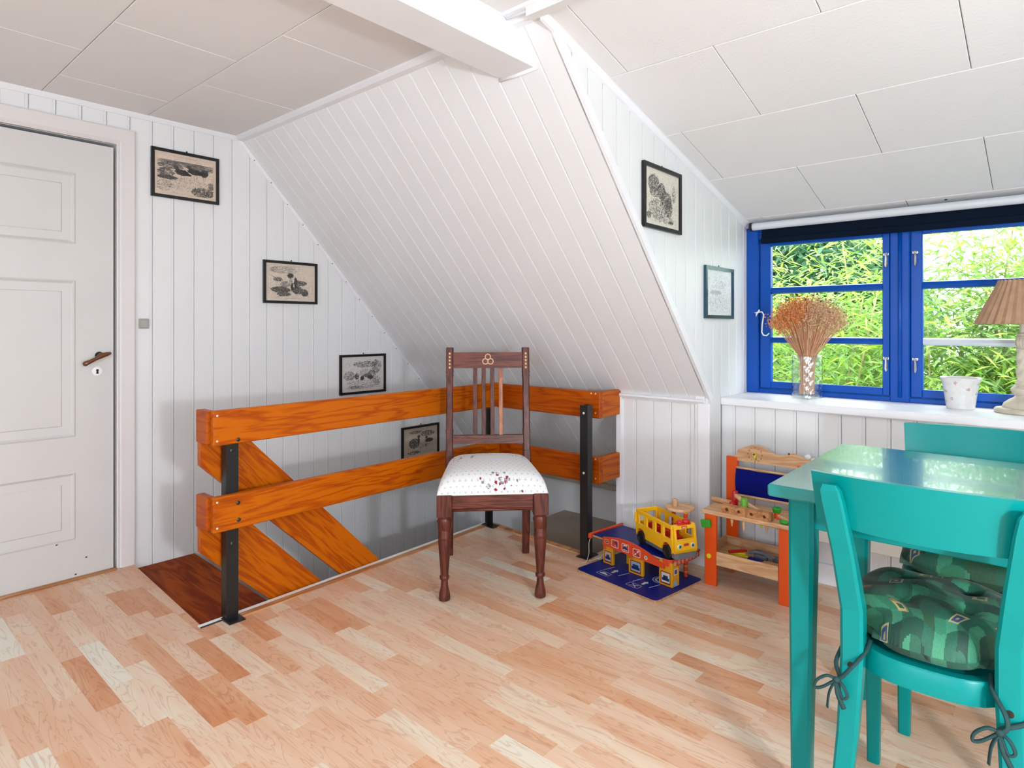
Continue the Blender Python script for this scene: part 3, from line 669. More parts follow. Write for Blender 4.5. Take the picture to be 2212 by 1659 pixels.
# ================================================================== switch and pictures
m = MB(); m.cbox(-.022, .022, 0, .010, -.024, .024, c=.003); m.cbox(-.016, .016, .010, .013, -.018, .018, c=.002)
o = m.build('light_switch', 'grey_switch'); o.location = (.0, 1.09, 1.133); o.rotation_euler = (0, 0, R(-90)); tag(o, 'square grey light switch on the white boards beside the door', 'switch')
def picture(label, loc, rz, w_, h_, art, frame='frame', paper='d9cfc0', border=.0145, tilt=0, seed=1):
    t = thing('picture_frame', label, 'picture', loc, rz, None); t.rotation_euler = (0, R(tilt), R(rz))
    rg = random.Random(seed); b = border; m = MB(); a, h = w_ / 2, h_ / 2; dpt = .014
    # moulding mitred at the corners
    ro = [(-a, -h), (a, -h), (a, h), (-a, h)]; ri = [(-a + b, -h + b), (a - b, -h + b), (a - b, h - b), (-a + b, h - b)]
    vs = [(x, 0, z) for x, z in ro] + [(x, -dpt, z) for x, z in ro] + [(x, -dpt, z) for x, z in ri] + [(x, -.006, z) for x, z in ri]
    m.add(vs, [(i, (i + 1) % 4, 4 + (i + 1) % 4, 4 + i) for i in range(4)] + [(4 + i, 4 + (i + 1) % 4, 8 + (i + 1) % 4, 8 + i) for i in range(4)] + [(8 + i, 8 + (i + 1) % 4, 12 + (i + 1) % 4, 12 + i) for i in range(4)])
    m.build('moulding', frame, t)
    m = MB(); m.col = C4(paper); m.box(-a + b * .6, a - b * .6, -.0062, -.002, -h + b * .6, h - b * .6)
    pr = m.build('print', 'ink', t)
    m = MB(); W, H = a - b - .012, h - b - .012; cnt = [0]
    def stroke(x, z, ln, an, wd, g):
        if abs(x) > W or abs(z) > H: return
        cnt[0] += 1; y = -.0064 - (cnt[0] % 7) * .00002
        dx, dz = math.cos(an) * ln / 2, math.sin(an) * ln / 2; nx, nz = -math.sin(an) * wd / 2, math.cos(an) * wd / 2
        cl = lambda p: (max(-W, min(W, p[0])), y, max(-H, min(H, p[1])))
        m.col = (g[0], g[1], g[2], 1); m.add([cl((x - dx, z - dz)), cl((x + nx, z + nz)), cl((x + dx, z + dz)), cl((x - nx, z - nz))], [(0, 1, 2, 3)])
    def blob(cx_, cz, rx, rz_, n, ln, an, sp, wd=.0012, g=.06):
        wd *= 1.25
        for _ in range(int(n * 1.6)):
            r = math.sqrt(rg.random()); q = rg.random() * 6.283; k = g * (.6 + rg.random() * .9)
            stroke((cx_ + rx * r * math.cos(q)) * W, (cz + rz_ * r * math.sin(q)) * H, ln * (.6 + .8 * rg.random()), an + rg.uniform(-sp, sp), wd * (.6 + rg.random()), (k, k * .93, k * .85))
    def line(pts, wd=.001, g=.08):
        for (x0, z0), (x1, z1) in zip(pts, pts[1:]):
            stroke((x0 + x1) / 2 * W, (z0 + z1) / 2 * H, math.hypot((x1 - x0) * W, (z1 - z0) * H) * 1.1, math.atan2((z1 - z0) * H, (x1 - x0) * W), wd, (g, g, g))
    blob(0, -.1, 1.25, 1.15, 420, .010, .15, 1.1, .0008, .42); blob(0, -.35, 1.2, .8, 260, .008, .9, .9, .0008, .30)
    art(blob, line, rg)
    m.build('drawing', 'ink', pr, fix=False)
    m = MB(); m.lathe([(0, 0), (.004, 0), (.004, .003), (0, .003)], 8, T=Matrix.Translation((.005, 0, h + .006)) @ Matrix.Rotation(R(90), 4, 'X'), cap=False); m.tube([(.005, -.001, h + .006), (.005, -.001, h - .004)], .0015, 6); m.build('hanger', 'bolt', t)
    return t
def border(line, s=.985, g=.25):
    line([(-s, -s), (s, -s), (s, s), (-s, s), (-s, -s)], .0012, g)
def bird(blob, line, x, z, s, flip=1, g=.05):
    blob(x, z, .20 * s, .13 * s, 170, .014 * s, -.35 * flip, .35, .0022, g); blob(x + .16 * s * flip, z - .06 * s, .12 * s, .05 * s, 60, .014 * s, -.3 * flip, .2, .002, g * .7)
    blob(x - .17 * s * flip, z + .20 * s, .065 * s, .09 * s, 60, .007 * s, .5, .9, .002, g); blob(x - .13 * s * flip, z + .10 * s, .05 * s, .10 * s, 40, .009 * s, 1.5, .4, .002, g)
    line([(x - .22 * s * flip, z + .20 * s), (x - .36 * s * flip, z + .17 * s)], .002, g)
    for d in (-.02, .07): line([(x + d * s, z - .13 * s), (x + (d + .01) * s, z - .40 * s), (x + (d - .05) * s, z - .42 * s)], .0018, g)
def art1(blob, line, rg):
    border(line)
    for z in (.72, .66, .60, .52): blob(0, z, 1.0, .03, 110, .022, 0, .12, .0013, .16)
    blob(-.55, .45, .45, .16, 170, .012, 0, .5, .0016, .13); blob(.55, .5, .45, .12, 120, .012, 0, .5, .0014, .2)
    blob(-.7, .08, .30, .22, 160, .012, -.2, .5, .0018, .10); blob(-.65, -.18, .34, .10, 150, .014, -.15, .3, .002, .07); blob(-.75, -.62, .3, .28, 90, .012, .2, .7, .0012, .2)
    bird(blob, line, -.15, .18, 1.15); bird(blob, line, .30, .32, 1.15); blob(.66, .32, .13, .20, 190, .010, .6, .9, .0024, .05); line([(.63, .12), (.63, -.05)], .002, .08); line([(.70, .12), (.70, -.05)], .002, .08)
    blob(.1, -.45, .8, .35, 260, .007, 1.3, .8, .0010, .26); blob(.62, -.75, .42, .26, 330, .009, 1.2, .7, .0018, .07); blob(.9, -.35, .12, .2, 60, .010, 1.2, .6, .0016, .12)
def art2(blob, line, rg):
    border(line)
    blob(-.35, .75, .6, .22, 160, .016, .12, .15, .0011, .25); line([(-.98, .45), (-.45, .12), (-.40, .05)], .003, .1); blob(-.55, .17, .2, .12, 60, .012, -.5, .2, .0018, .1)
    line([(-.3, .38), (.0, .5), (.4, .75)], .0016, .2); blob(-.02, .42, .13, .15, 150, .008, .3, .9, .0022, .07)
    blob(.0, .0, .08, .25, 40, .010, 1.3, .4, .0012, .2); blob(-.25, -.12, .22, .18, 120, .012, .6, .8, .0013, .2); blob(.05, -.25, .05, .22, 60, .012, 1.55, .2, .0022, .05)
    blob(.22, .0, .07, .3, 90, .014, -.9, .2, .0022, .06); blob(.40, -.02, .3, .16, 140, .012, .3, .6, .0018, .1); blob(.3, -.45, .22, .25, 260, .009, .6, .9, .0018, .08); blob(.62, -.60, .15, .22, 140, .012, -.6, .4, .002, .09)
    blob(-.45, -.45, .42, .18, 240, .014, -.2, .35, .002, .09); blob(-.3, -.72, .3, .12, 120, .014, .3, .3, .0018, .12); line([(-.7, -.98), (-.1, -.55), (.3, -.55), (.85, -.85)], .003, .08); line([(.92, -.93), (.95, -.9)], .003, .1)
def art3(blob, line, rg):
    blob(.1, .0, .30, .27, 130, .010, .2, .9, .0010, .3); blob(.15, -.1, .16, .12, 110, .008, 0, .8, .0016, .14); blob(.45, -.02, .22, .24, 190, .007, .5, 1.2, .0016, .1)
    line([(-.2, .05), (-.1, .25), (.1, .3), (.3, .22), (.45, .3)], .002, .1); blob(-.05, -.28, .08, .14, 60, .012, .6, .3, .0022, .05); blob(.38, -.25, .16, .12, 80, .012, -.7, .3, .0022, .05); blob(-.32, -.15, .10, .2, 80, .010, .6, .5, .0018, .08)
    blob(-.7, -.1, .28, .3, 260, .006, .3, 1.3, .0014, .12); blob(.1, .62, .6, .2, 220, .009, .35, .6, .0017, .09); blob(.7, .45, .25, .45, 240, .008, .8, 1.0, .0016, .11)
    blob(.0, -.65, .9, .3, 330, .007, .3, 1.2, .0013, .2); blob(.7, -.5, .2, .3, 90, .009, .9, .7, .0016, .12); blob(-.4, -.85, .4, .1, 70, .010, .3, .7, .0015, .14)
    line([(-.72, .75), (-.7, .45)], .0022, .12); line([(-.45, .9), (-.45, .5)], .0025, .12)
def art4(blob, line, rg):
    blob(-.40, -.05, .33, .38, 420, .008, .4, 1.2, .0022, .07); blob(-.12, .2, .06, .28, 80, .010, 1.5, .4, .0024, .06); blob(-.12, .45, .10, .10, 50, .006, .4, 1, .0022, .08)
    blob(.55, .05, .25, .15, 200, .010, .2, .3, .0024, .06); blob(.38, .28, .08, .10, 60, .006, .6, 1, .0026, .06); blob(.45, .6, .45, .2, 180, .009, .5, .7, .0022, .1); blob(-.3, .8, .4, .1, 80, .012, .1, .4, .002, .15)
    blob(.1, -.25, .5, .2, 60, .012, .1, .4, .0015, .2); blob(-.4, -.75, .4, .12, 70, .012, .5, .3, .0022, .08); blob(.4, -.5, .5, .35, 60, .010, .2, .6, .0012, .25); blob(.35, -.3, .05, .08, 25, .006, 1, .6, .0022, .08)
def art5(blob, line, rg):
    blob(-.55, .55, .35, .35, 230, .012, 1.0, .5, .0018, .12); blob(-.05, .3, .25, .35, 230, .009, .9, .9, .0018, .1); blob(.25, .0, .35, .35, 300, .008, .7, 1.0, .0018, .09); blob(.4, -.3, .25, .4, 260, .008, .4, 1.2, .0017, .1)
    blob(-.5, .2, .3, .2, 140, .010, .3, .9, .0014, .18); blob(-.3, -.45, .55, .4, 330, .010, -.5, .9, .0014, .17); blob(.1, -.8, .7, .15, 130, .009, .5, 1.0, .0013, .18); blob(.75, .35, .12, .35, 70, .008, 1.0, .7, .0015, .14); blob(-.85, -.75, .12, .15, 50, .008, 1.2, .5, .002, .1); blob(.55, -.88, .15, .06, 40, .008, 1.2, .5, .0018, .1)
def art6(blob, line, rg):  # glass glare painted in: faint grey ink on near-white paper
    blob(-.3, .0, .5, .12, 120, .010, .2, .8, .0014, .45); blob(.1, .4, .5, .2, 60, .012, .1, .6, .0012, .55); blob(0, -.5, .8, .3, 110, .010, .2, .8, .0012, .55)
LW = -90    # local +x along world -y turned so the picture faces +x
def wallpic(label, y0, y1, z0, z1, art, x=.0005, tilt=0, **k):
    t = picture(label, (x, (y0 + y1) / 2, (z0 + z1) / 2), 90, abs(y1 - y0), z1 - z0, art, tilt=tilt, **k); return t
wallpic('black framed ink print of three wading birds, hung beside the door', 1.120, 1.442, 1.749, 1.987, art1, seed=1, paper='e3cdb8')
wallpic('black framed ink print of a figure among pale rocks, below the print of wading birds', 1.683, 2.013, 1.249, 1.487, art2, seed=2, paper='e2d2c0')
wallpic('black framed ink print of an animal in bushes, just above the pine handrail', 2.167, 2.510, .700, .945, art3, tilt=0, seed=3, paper='dfdad6')
wallpic('black framed ink print of ducks, hung low on the boards inside the stairwell', 2.643, 2.973, .215, .445, art4, seed=4, paper='cdbda8')
CXF = CX
wallpic('black framed ink print of birds in dense leaves on the dormer side wall', 2.168, 2.490, 1.510, 1.768, art5, x=CXF, seed=5, paper='e6dfd0', border=.016)
wallpic('print with glass glare painted in as pale tone, in a bluish metal frame beside the window', 2.738, 3.062, 1.157, 1.402, art6, x=CXF, frame='frame_blue', seed=6, paper='eef3f4', border=.016)

# ================================================================== antique chair in front of the stairwell
ch = thing('dining_chair', 'dark mahogany chair with turned legs and white flowered seat before the pine railing', 'chair', (1.3625, 2.0555, 0), 45.5)
for sx in (-1, 1):
    x = sx * .197; y = -.245; m = MB()
    m.cbox(x - .031, x + .031, y - .031, y + .031, .345, .436, c=.003)
    m.lathe([(.016, 0), (.0225, .004), (.024, .012), (.022, .03), (.015, .06), (.0135, .085), (.019, .088), (.0205, .095), (.019, .102), (.016, .105), (.0185, .14), (.023, .20), (.0265, .245), (.0255, .25), (.0275, .255), (.0275, .262), (.0255, .267), (.0265, .285), (.0255, .289), (.028, .293), (.0285, .315), (.031, .325), (.026, .338), (.029, .346)], 20, c=(x, y, 0))
    m.build('leg', 'mahog', ch, 35)
    # back legs rise into the posts of the back
    m = MB(); bk = sx * .187
    m.bar([(bk, .268, 0), (bk, .248, .15), (bk, .222, .35), (bk, .212, .45), (bk, .218, .52)], [.034, .036, .04, .04, .038], [.034, .036, .042, .044, .04])
    m.build('leg', 'mahog', ch)
    m = MB(); bp = lambda z: .212 + (z - .45) * .13
    m.bar([(bk, bp(z), z) for z in (.50, .60, .604, .61, .616, .62, .85, .872, .876, .884, .888, .896, .90, 1.012, 1.016)], [.034, .034, .038, .034, .038, .033, .033, .033, .038, .034, .034, .038, .036, .036, .030], .036)
    po_ = m.build('back_post', 'mahog', ch)
    m = MB()
    for q in range(5):
        z = .918 + q * .017; y = bp(z) - .0185
        for e in (-1, 1): m.add([(bk - .004, y, z + e * .007), (bk + .004, y - .0003, z + .003), (bk + .004, y, z - e * .007), (bk - .004, y - .0003, z - .003)], [(0, 1, 2, 3)])
    m.build('inlay', 'inlay', po_)
def across(name, mat, z0, z1, th, dy=0):
    m = MB(); y0, y1 = bp(z0) + dy, bp(z1) + dy; e = .170
    m.add([(-e, y0 - th, z0), (e, y0 - th, z0), (e, y0, z0), (-e, y0, z0), (-e, y1 - th, z1), (e, y1 - th, z1), (e, y1, z1), (-e, y1, z1)], [(0, 1, 2, 3), (4, 5, 6, 7), (0, 1, 5, 4), (1, 2, 6, 5), (2, 3, 7, 6), (3, 0, 4, 7)])
    return m.build(name, mat, ch)
tr = across('top_rail', 'mahog_x', .915, .992, .022, .008)
m = MB()
y = bp(.955) - .0147
for a in (90, 210, 330):
    cx_, cz = .0145 * math.cos(R(a)), .955 + .0145 * math.sin(R(a)); n = 22
    pr_ = [(cx_ + r * math.cos(6.2832 * i / n), y - (cz + r * math.sin(6.2832 * i / n) - .955) * -.13 - .0006, cz + r * math.sin(6.2832 * i / n)) for r in (.0155, .011) for i in range(n)]
    m.add(pr_, [(i, (i + 1) % n, n + (i + 1) % n, n + i) for i in range(n)])
m.add([(.005 * math.cos(6.2832 * i / 10), y - .0012, .955 + .005 * math.sin(6.2832 * i / 10)) for i in range(10)], [tuple(range(10))])
m.build('trefoil_inlay', 'inlay', tr)
lr = across('lower_rail', 'mahog_x', .552, .590, .020, .006); across('lower_rail_bead', 'mahog_x', .565, .577, .026, .009); across('lower_rail_bead', 'mahog_x', .583, .592, .026, .009)
for i, x in enumerate((-.063, -.021, .021, .063)):
    m = MB(); m.bar([(x, bp(z) - .002, z) for z in (.588, .75, .918)], .020, .010); m.build('slat', 'mahog_light' if i == 3 else 'mahog', ch)
bx('seat_rail', 'mahog_x', ch, -.168, .168, -.262, -.236, .368, .434, c=.003)
m = MB(); m.tube([(-.168, -.264, .372), (.168, -.264, .372)], .006, 8); m.build('rail_moulding', 'mahog_x', ch, True)
for sx in (-1, 1):
    m = MB(); x0 = sx * .196; x1 = sx * .186
    m.add([(x0 - .012, -.22, .37), (x0 + .012, -.22, .37), (x1 + .012, .20, .37), (x1 - .012, .20, .37), (x0 - .012, -.22, .434), (x0 + .012, -.22, .434), (x1 + .012, .20, .434), (x1 - .012, .20, .434)], [(0, 1, 2, 3), (4, 5, 6, 7), (0, 1, 5, 4), (1, 2, 6, 5), (2, 3, 7, 6), (3, 0, 4, 7)]); m.build('seat_rail', 'mahog_x', ch)
bx('seat_rail', 'mahog_x', ch, -.17, .17, .19, .212, .37, .434, c=.003)
# printed seat pad
N = 150; m = MB(); rg = random.Random(5)
def ease(t):
    w = abs(t); return math.copysign(w / .80 * .94 if w < .80 else .94 + .06 * (1 - (1 - (w - .80) / .20) ** 2), t)
def seatpt(u, v):
    u, v = ease(u), ease(v)
    hw = .232 - .040 * (v + 1) / 2; e = .10
    # the back corners are rounded in
    if v > .5: hw -= .035 * ((v - .5) / .5) ** 2
    k = (1 - abs(u) ** 9) ** .5 * (1 - abs(v) ** 9) ** .5
    return (u * hw * (1 - .02 * (1 - k)), -.272 + (v + 1) / 2 * .478, .434 + .078 * k + .022 * (1 - u * u) * (1 - v * v))
flow = []
for (fu, fv, k) in ((.02, .58, .6), (-.50, .20, .7), (.62, .30, .5), (.14, -.80, 1.0)):
    for q in range(26): flow.append((fu + rg.gauss(0, .15), fv + rg.gauss(0, .09), rg.uniform(.010, .024), rg.choice([C4('8f8a92'), C4('a59aa0'), C4('9c6a78')]) if k < 1 else rg.choice([C4('8b8990'), C4('9a1f33'), C4('a5a0a8')])))
    if k == 1.0:
        for q in range(7): flow.append((fu + rg.uniform(-.10, .08), fv + rg.uniform(-.06, .06), .022, C4('9c1630')))
grid = [[seatpt(-1 + 2 * i / N, -1 + 2 * j / N) for i in range(N + 1)] for j in range(N + 1)]
m.v = [p for r_ in grid for p in r_]
for j in range(N):
    for i in range(N):
        u_, v_ = -1 + 2 * (i + .5) / N, -1 + 2 * (j + .5) / N; c = C4('efeeec')
        du, dv = (u_ * 11 + (int(math.floor(v_ * 12)) % 2) * .5) % 1 - .5, (v_ * 12) % 1 - .5
        if du * du + dv * dv < .025: c = C4('cfcfd2')
        for fu, fv, fr_, fc in flow:
            if (u_ - fu) ** 2 + (v_ - fv) ** 2 < fr_ * fr_: c = fc; break
        m.col = c; b = j * (N + 1) + i; m.face((b, b + 1, b + N + 2, b + N + 1))
m.build('seat', 'seat', ch, True)
m = MB(); m.add([(-.225, -.268, .4335), (.225, -.268, .4335), (.17, .2, .4335), (-.17, .2, .4335)], [(0, 1, 2, 3)]); m.build('seat_base', 'mahog', ch)

# ================================================================== teal table and chairs
tb = thing('dining_table', 'teal painted table with glossy top and tapered square legs', 'table', (3.39, 1.84, 0))
bx('tabletop', 'teal_top', tb, -.617, .617, -.338, .338, .721, .750, c=.004)
for sx in (-1, 1):
    for sy in (-1, 1):
        m = MB(); x, y = sx * .553, sy * .278; m.bar([(x + sx * .003, y + sy * .003, 0), (x, y, .60), (x, y, .722)], [.040, .056, .056], [.040, .056, .056]); m.build('leg', 'teal', tb)
for sy in (-1, 1): bx('apron', 'teal', tb, -.528, .528, sy * .275 - .011, sy * .275 + .011, .648, .7215, c=.002)
for sx in (-1, 1): bx('apron', 'teal', tb, sx * .555 - .011, sx * .555 + .011, -.252, .252, .648, .7215, c=.002)
def teal_chair(label):
    t = thing('kitchen_chair', label, 'chair')
    for sx in (-1, 1):
        m = MB(); x = sx * .131
        m.bar([(x * 1.16, -.262, 0), (x * 1.12, -.225, .12), (x * 1.05, -.193, .26), (x, -.175, .42), (x * 1.0, -.178, .52), (x * 1.10, -.202, .64), (x * 1.21, -.232, .75), (x * 1.24, -.240, .778), (x * 1.25, -.242, .790)], [.034, .036, .040, .044, .044, .043, .043, .040, .026], [.030, .034, .040, .050, .048, .038, .032, .028, .014])
        m.build('leg', 'teal', t)
        m = MB(); m.bar([(sx * .150, .165, 0), (sx * .150, .160, .40)], [.028, .036], [.028, .036]); m.build('leg', 'teal', t)
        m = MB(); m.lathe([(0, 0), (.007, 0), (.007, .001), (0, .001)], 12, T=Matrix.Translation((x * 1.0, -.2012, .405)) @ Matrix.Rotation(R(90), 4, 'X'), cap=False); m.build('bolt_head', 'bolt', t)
    # curved seat rim
    def outline(k):
        pts = []
        for i in range(49):
            a = 2 * math.pi * i / 48; c, s_ = math.cos(a), math.sin(a); n = 3.2
            q = (abs(c) ** n + abs(s_) ** n) ** (-1 / n); pts.append((c * q * (.160 + .028 * s_) * k, (s_ * q * .198 - .002) * k))
        return pts[:-1]
    m = MB(); o_, i_ = outline(1), outline(.86); n = 48
    vs = [p + (.392,) for p in o_] + [p + (.436,) for p in o_] + [(p[0] * .985, p[1] * .985, .440) for p in o_] + [p + (.438,) for p in i_] + [p + (.392,) for p in i_]
    m.add(vs, [(a * n + i, a * n + (i + 1) % n, ((a + 1) % 5) * n + (i + 1) % n, ((a + 1) % 5) * n + i) for a in range(5) for i in range(n)]); m.build('seat_frame', 'teal', t, 40)
    m = MB(); m.add([p + (.432,) for p in outline(.9)] + [p + (.415,) for p in outline(.9)], [tuple(range(n)), tuple(range(n, 2 * n))]); m.build('seat_panel', 'teal', t)
    # curved back board on the sitter's side of the posts
    m = MB(); k = 24; vs = []
    for i in range(k + 1):
        a = -1 + 2 * i / k; x = a * .200; yb = -.238 + .036 * a * a; z0, z1 = .690 + .006 * a * a, .808 - .002 * a * a; sh = .022
        for (dy, z) in ((0, z0), (.016, z0), (.016 - sh, z1), (-sh, z1)): vs.append((x * (1 + (.04 if z == z1 else 0)), yb + dy + .016, z))
    m.add(vs, [(i * 4 + q, i * 4 + (q + 1) % 4, (i + 1) * 4 + (q + 1) % 4, (i + 1) * 4 + q) for i in range(k) for q in range(4)] + [(0, 1, 2, 3), (k * 4, k * 4 + 1, k * 4 + 2, k * 4 + 3)]); m.build('backrest', 'teal', t, 40)
    return t
c1 = teal_chair('teal painted chair with curved backrest, its back to the room'); c1.location = (3.085, 1.668, 0); c1.rotation_euler = (0, 0, R(1.5))
c2 = copy_tree(c1); c2.name = 'kitchen_chair'; c2['label'] = 'teal painted chair across the table, its back to the window'; c2.location = (3.12, 2.175, 0); c2.rotation_euler = (0, 0, R(180))
def smooth(P, k=5):
    P = [Vector(p) for p in P]; out = []
    for i in range(len(P) - 1):
        a, b_, c, d = P[max(0, i - 1)], P[i], P[i + 1], P[min(len(P) - 1, i + 2)]
        for j in range(k):
            t = j / k; out.append(.5 * ((2 * b_) + (c - a) * t + (2 * a - 5 * b_ + 4 * c - d) * t * t + (3 * b_ - a - 3 * c + d) * t ** 3))
    return out + [P[-1]]
def cushion(label, ties=True, seed=3):
    t = thing('chair_cushion', label, 'cushion'); rg = random.Random(seed); N = 170; m = MB()
    tuft = [(-.33, -.3), (.33, -.3), (-.33, .35), (.33, .35)]
    mot = [(rg.uniform(-.85, .85), rg.uniform(-.95, .9), rg.choice((0, 1, 2))) for _ in range(7)] + [(-.42, -.62, 0), (.38, -.62, 1), (-.74, -.2, 2), (.72, -.45, 2), (.45, .1, 0)]
    patch = {}
    def f(u_, v_, top):
        n = 4.0; d = (abs(u_) ** n + abs(v_) ** n)
        k = max(0, 1 - d) ** .42
        z = .050 * k + (.012 * (1 - u_ * u_) * (1 - v_ * v_))
        for a, b in tuft: z -= .020 * math.exp(-((u_ - a) ** 2 + (v_ - b) ** 2) / .018)
        z += .005 * math.sin(u_ * 7 + seed) * math.sin(v_ * 6 + 1) * k
        rr_ = 1 - .08 * (abs(u_) * abs(v_)) ** 2
        t_ = max(0, min(1, (v_ + .74) / .34)); hw_ = .104 + .070 * t_ * t_ * (3 - 2 * t_)      # drawn in between the back posts
        return (u_ * hw_ * rr_, v_ * .190 * rr_, .036 + (z * 1.12 if top else -.034 * k))
    for top in (1, 0):
        n_ = N if top else 24; base = len(m.v)
        m.v += [f(-1 + 2 * i / n_, -1 + 2 * j / n_, top) for j in range(n_ + 1) for i in range(n_ + 1)]
        for j in range(n_):
            for i in range(n_):
                u_, v_ = -1 + 2 * (i + .5) / n_, -1 + 2 * (j + .5) / n_
                key = (int((u_ + 3 + .04 * math.sin(v_ * 9)) * 5.5), int((v_ + 3 + .05 * math.sin(u_ * 8)) * 5.5))
                if key not in patch: patch[key] = rg.choice(['1d5c45', '184b39', '2f7a5a', '153e31', '3e8a69', '235f49', '2d553a'])
                c = [x * (.9 + .2 * rg.random()) for x in C4(patch[key])[:3]] + [1]
                if top:
                    for a, b, kd in mot:
                        du, dv = abs(u_ - a), abs(v_ - b)
                        if kd == 0 and max(du, dv) < .085: c = C4('c9b070') if .04 < max(du, dv) < .07 else (C4('a89a60') if max(du, dv) > .078 else c)
                        elif kd == 1 and max(du, dv) < .075: c = C4('b8a878') if .056 < max(du, dv) else (C4('39507c') if max(du, dv) > .02 else C4('c9b070'))
                        elif kd == 2 and max(du, dv) < .055: c = C4('a5603f') if (i + j) % 3 else C4('c2a060')
                m.col = c; b0 = base + j * (n_ + 1) + i; m.face((b0, b0 + 1, b0 + n_ + 2, b0 + n_ + 1))
    m.build('cover', 'cushion', t, True, fix=True)
    if ties:
        for sx in (-1, 1):
            m = MB(); x = sx * .132
            kx, ky, kz = x + (-.020 if sx < 0 else -.014), -.222, -.052
            m.tube(smooth([(x - sx * .030, -.150, .020), (x - sx * .026, -.186, .004), (x - sx * .006, -.214, -.022), (kx + .010, -.220, -.044), (kx, ky, kz)]), .0045, 6, flat=.5)
            m.tube(smooth([(x + sx * .02, -.15, .0), (x + sx * .028, -.19, -.03), (kx + .004, -.214, -.048), (kx, ky, kz)]), .0045, 6, flat=.5)
            m.tube(smooth([(kx, ky, kz), (kx - .018, ky - .006, kz + .004), (kx - .036, ky - .010, kz - .010), (kx - .040, ky - .010, kz - .026), (kx - .026, ky - .008, kz - .022), (kx, ky, kz)]), .0042, 6, flat=.7)
            m.tube(smooth([(kx, ky, kz), (kx + .014, ky - .008, kz - .006), (kx + .022, ky - .010, kz - .024), (kx + .012, ky - .010, kz - .030), (kx, ky, kz)]), .0042, 6, flat=.7)
            m.tube(smooth([(kx, ky, kz), (kx + .004, ky - .010, kz - .024), (kx + .016, ky - .010, kz - .052)]), .0048, 6, flat=.4)
            m.tube(smooth([(kx, ky, kz), (kx - .012, ky - .008, kz - .026), (kx - .016, ky - .010, kz - .06)]), .0048, 6, flat=.4)
            m.ell((kx, ky - .003, kz), (.008, .006, .007), 8); m.build('tie', 'tie', t, True)
    return t
q1 = cushion('tufted green velvet cushion tied to the near chair with its back to the room'); q1.location = (3.085, 1.661, .432); q1.rotation_euler = (0, 0, R(1.5)); q1['label'] = 'tufted green velvet cushion on the chair with its back to the room'
q2 = cushion('dark green velvet cushion on the chair across the table', False, 9); q2.location = (3.12, 2.175, .432); q2.rotation_euler = (0, 0, R(180))

# ================================================================== heater under the window
ht = thing('panel_heater', 'cream panel heater mounted on the boards under the window', 'heater', (2.92, WY - .06, .20))
bx('panel', 'heater', ht, -.46, .46, -.022, .022, 0, .35, c=.006); 
for x in (-.35, .35): bx('bracket', 'heater', ht, x - .02, x + .02, .02, .060, .08, .27, c=.003)
m = MB(); m.cbox(-.458, -.434, -.012, .012, .349, .360, c=.002); m.lathe([(.006, 0), (.006, .006), (0, .006)], 12, c=(-.446, 0, .359)); m.build('thermostat', 'white', ht)

# ================================================================== things on the sill
SZ = .778
vs_t = thing('glass_vase', 'clear pressed glass vase holding dried flowers on the sill', 'vase', (2.385, 3.185, SZ))
m = MB(); prof = []
nz, nn = 24, 48; vs = []; fs = []
for k in range(nz + 1):
    z = .004 + .196 * k / nz
    for i in range(nn):
        a = 2 * math.pi * i / nn; r = .0645 + .0048 * abs(math.sin(a * 6 + z * 75)) * abs(math.sin(a * 6 - z * 75)); vs.append((r * math.cos(a), r * math.sin(a), z))
for k in range(nz):
    for i in range(nn): j = (i + 1) % nn; fs.append((k * nn + i, k * nn + j, (k + 1) * nn + j, (k + 1) * nn + i))
m.add(vs, fs); m.lathe([(.0655, .2), (.064, .203), (.061, .2), (.061, .19)], nn, cap=False); m.build('vase_wall', 'vase_glass', vs_t, True)
m = MB(); m.lathe([(0, 0), (.060, 0), (.066, .004), (.066, .014), (0, .015)], 32, cap=False); m.build('vase_foot', 'vase_glass', vs_t, 30)
bq = thing('dried_flower_bunch', 'bushy bunch of orange and tan dried seed heads in the glass vase', 'dried flowers', (2.385, 3.185, SZ + .016))
ms = MB(); mh = MB(); rg = random.Random(21); OCT = [(1, 0, 0), (-1, 0, 0), (0, 1, 0), (0, -1, 0), (0, 0, 1), (0, 0, -1)]; OF = [(0, 2, 4), (2, 1, 4), (1, 3, 4), (3, 0, 4), (2, 0, 5), (1, 2, 5), (3, 1, 5), (0, 3, 5)]
def seed_(p, r, c):
    mh.col = c; mh.add([(p[0] + r * a, p[1] + r * b, p[2] + r * d) for a, b, d in OCT], OF)
for k in range(330):
    a = rg.random() * 6.283; r1 = math.sqrt(rg.random()); sp = r1 * .182; h_ = .445 - .10 * r1 ** 3 + rg.uniform(-.02, .02)
    b0 = (rg.uniform(-.03, .03), rg.uniform(-.03, .03), .004); nk = (.042 * r1 * math.cos(a), .042 * r1 * math.sin(a), .19); tip = (sp * math.cos(a), sp * .8 * math.sin(a), h_)
    mid = tuple((nk[i] * .45 + tip[i] * .55) + (0, 0, .015)[i] for i in range(3))
    ms.tube([b0, nk, mid, tip], .0011, 3, cap=False)
    base = C4('ff9850') if math.cos(a) * sp < .01 + rg.uniform(-.02, .02) else C4('eec49a')
    for q in range(17):
        t_ = rg.random() ** .6; p = [mid[i] + (tip[i] - mid[i]) * t_ * 1.05 + rg.gauss(0, .013) for i in range(3)]
        f_ = rg.uniform(.7, 1.2); seed_(p, rg.uniform(.0022, .0040), tuple(min(1, x * f_) for x in base[:3]) + (1,))
ms.build('stems', 'straw', bq, kind='stuff', fix=False); mh.build('seed_heads', 'seed', bq, kind='stuff', fix=False)
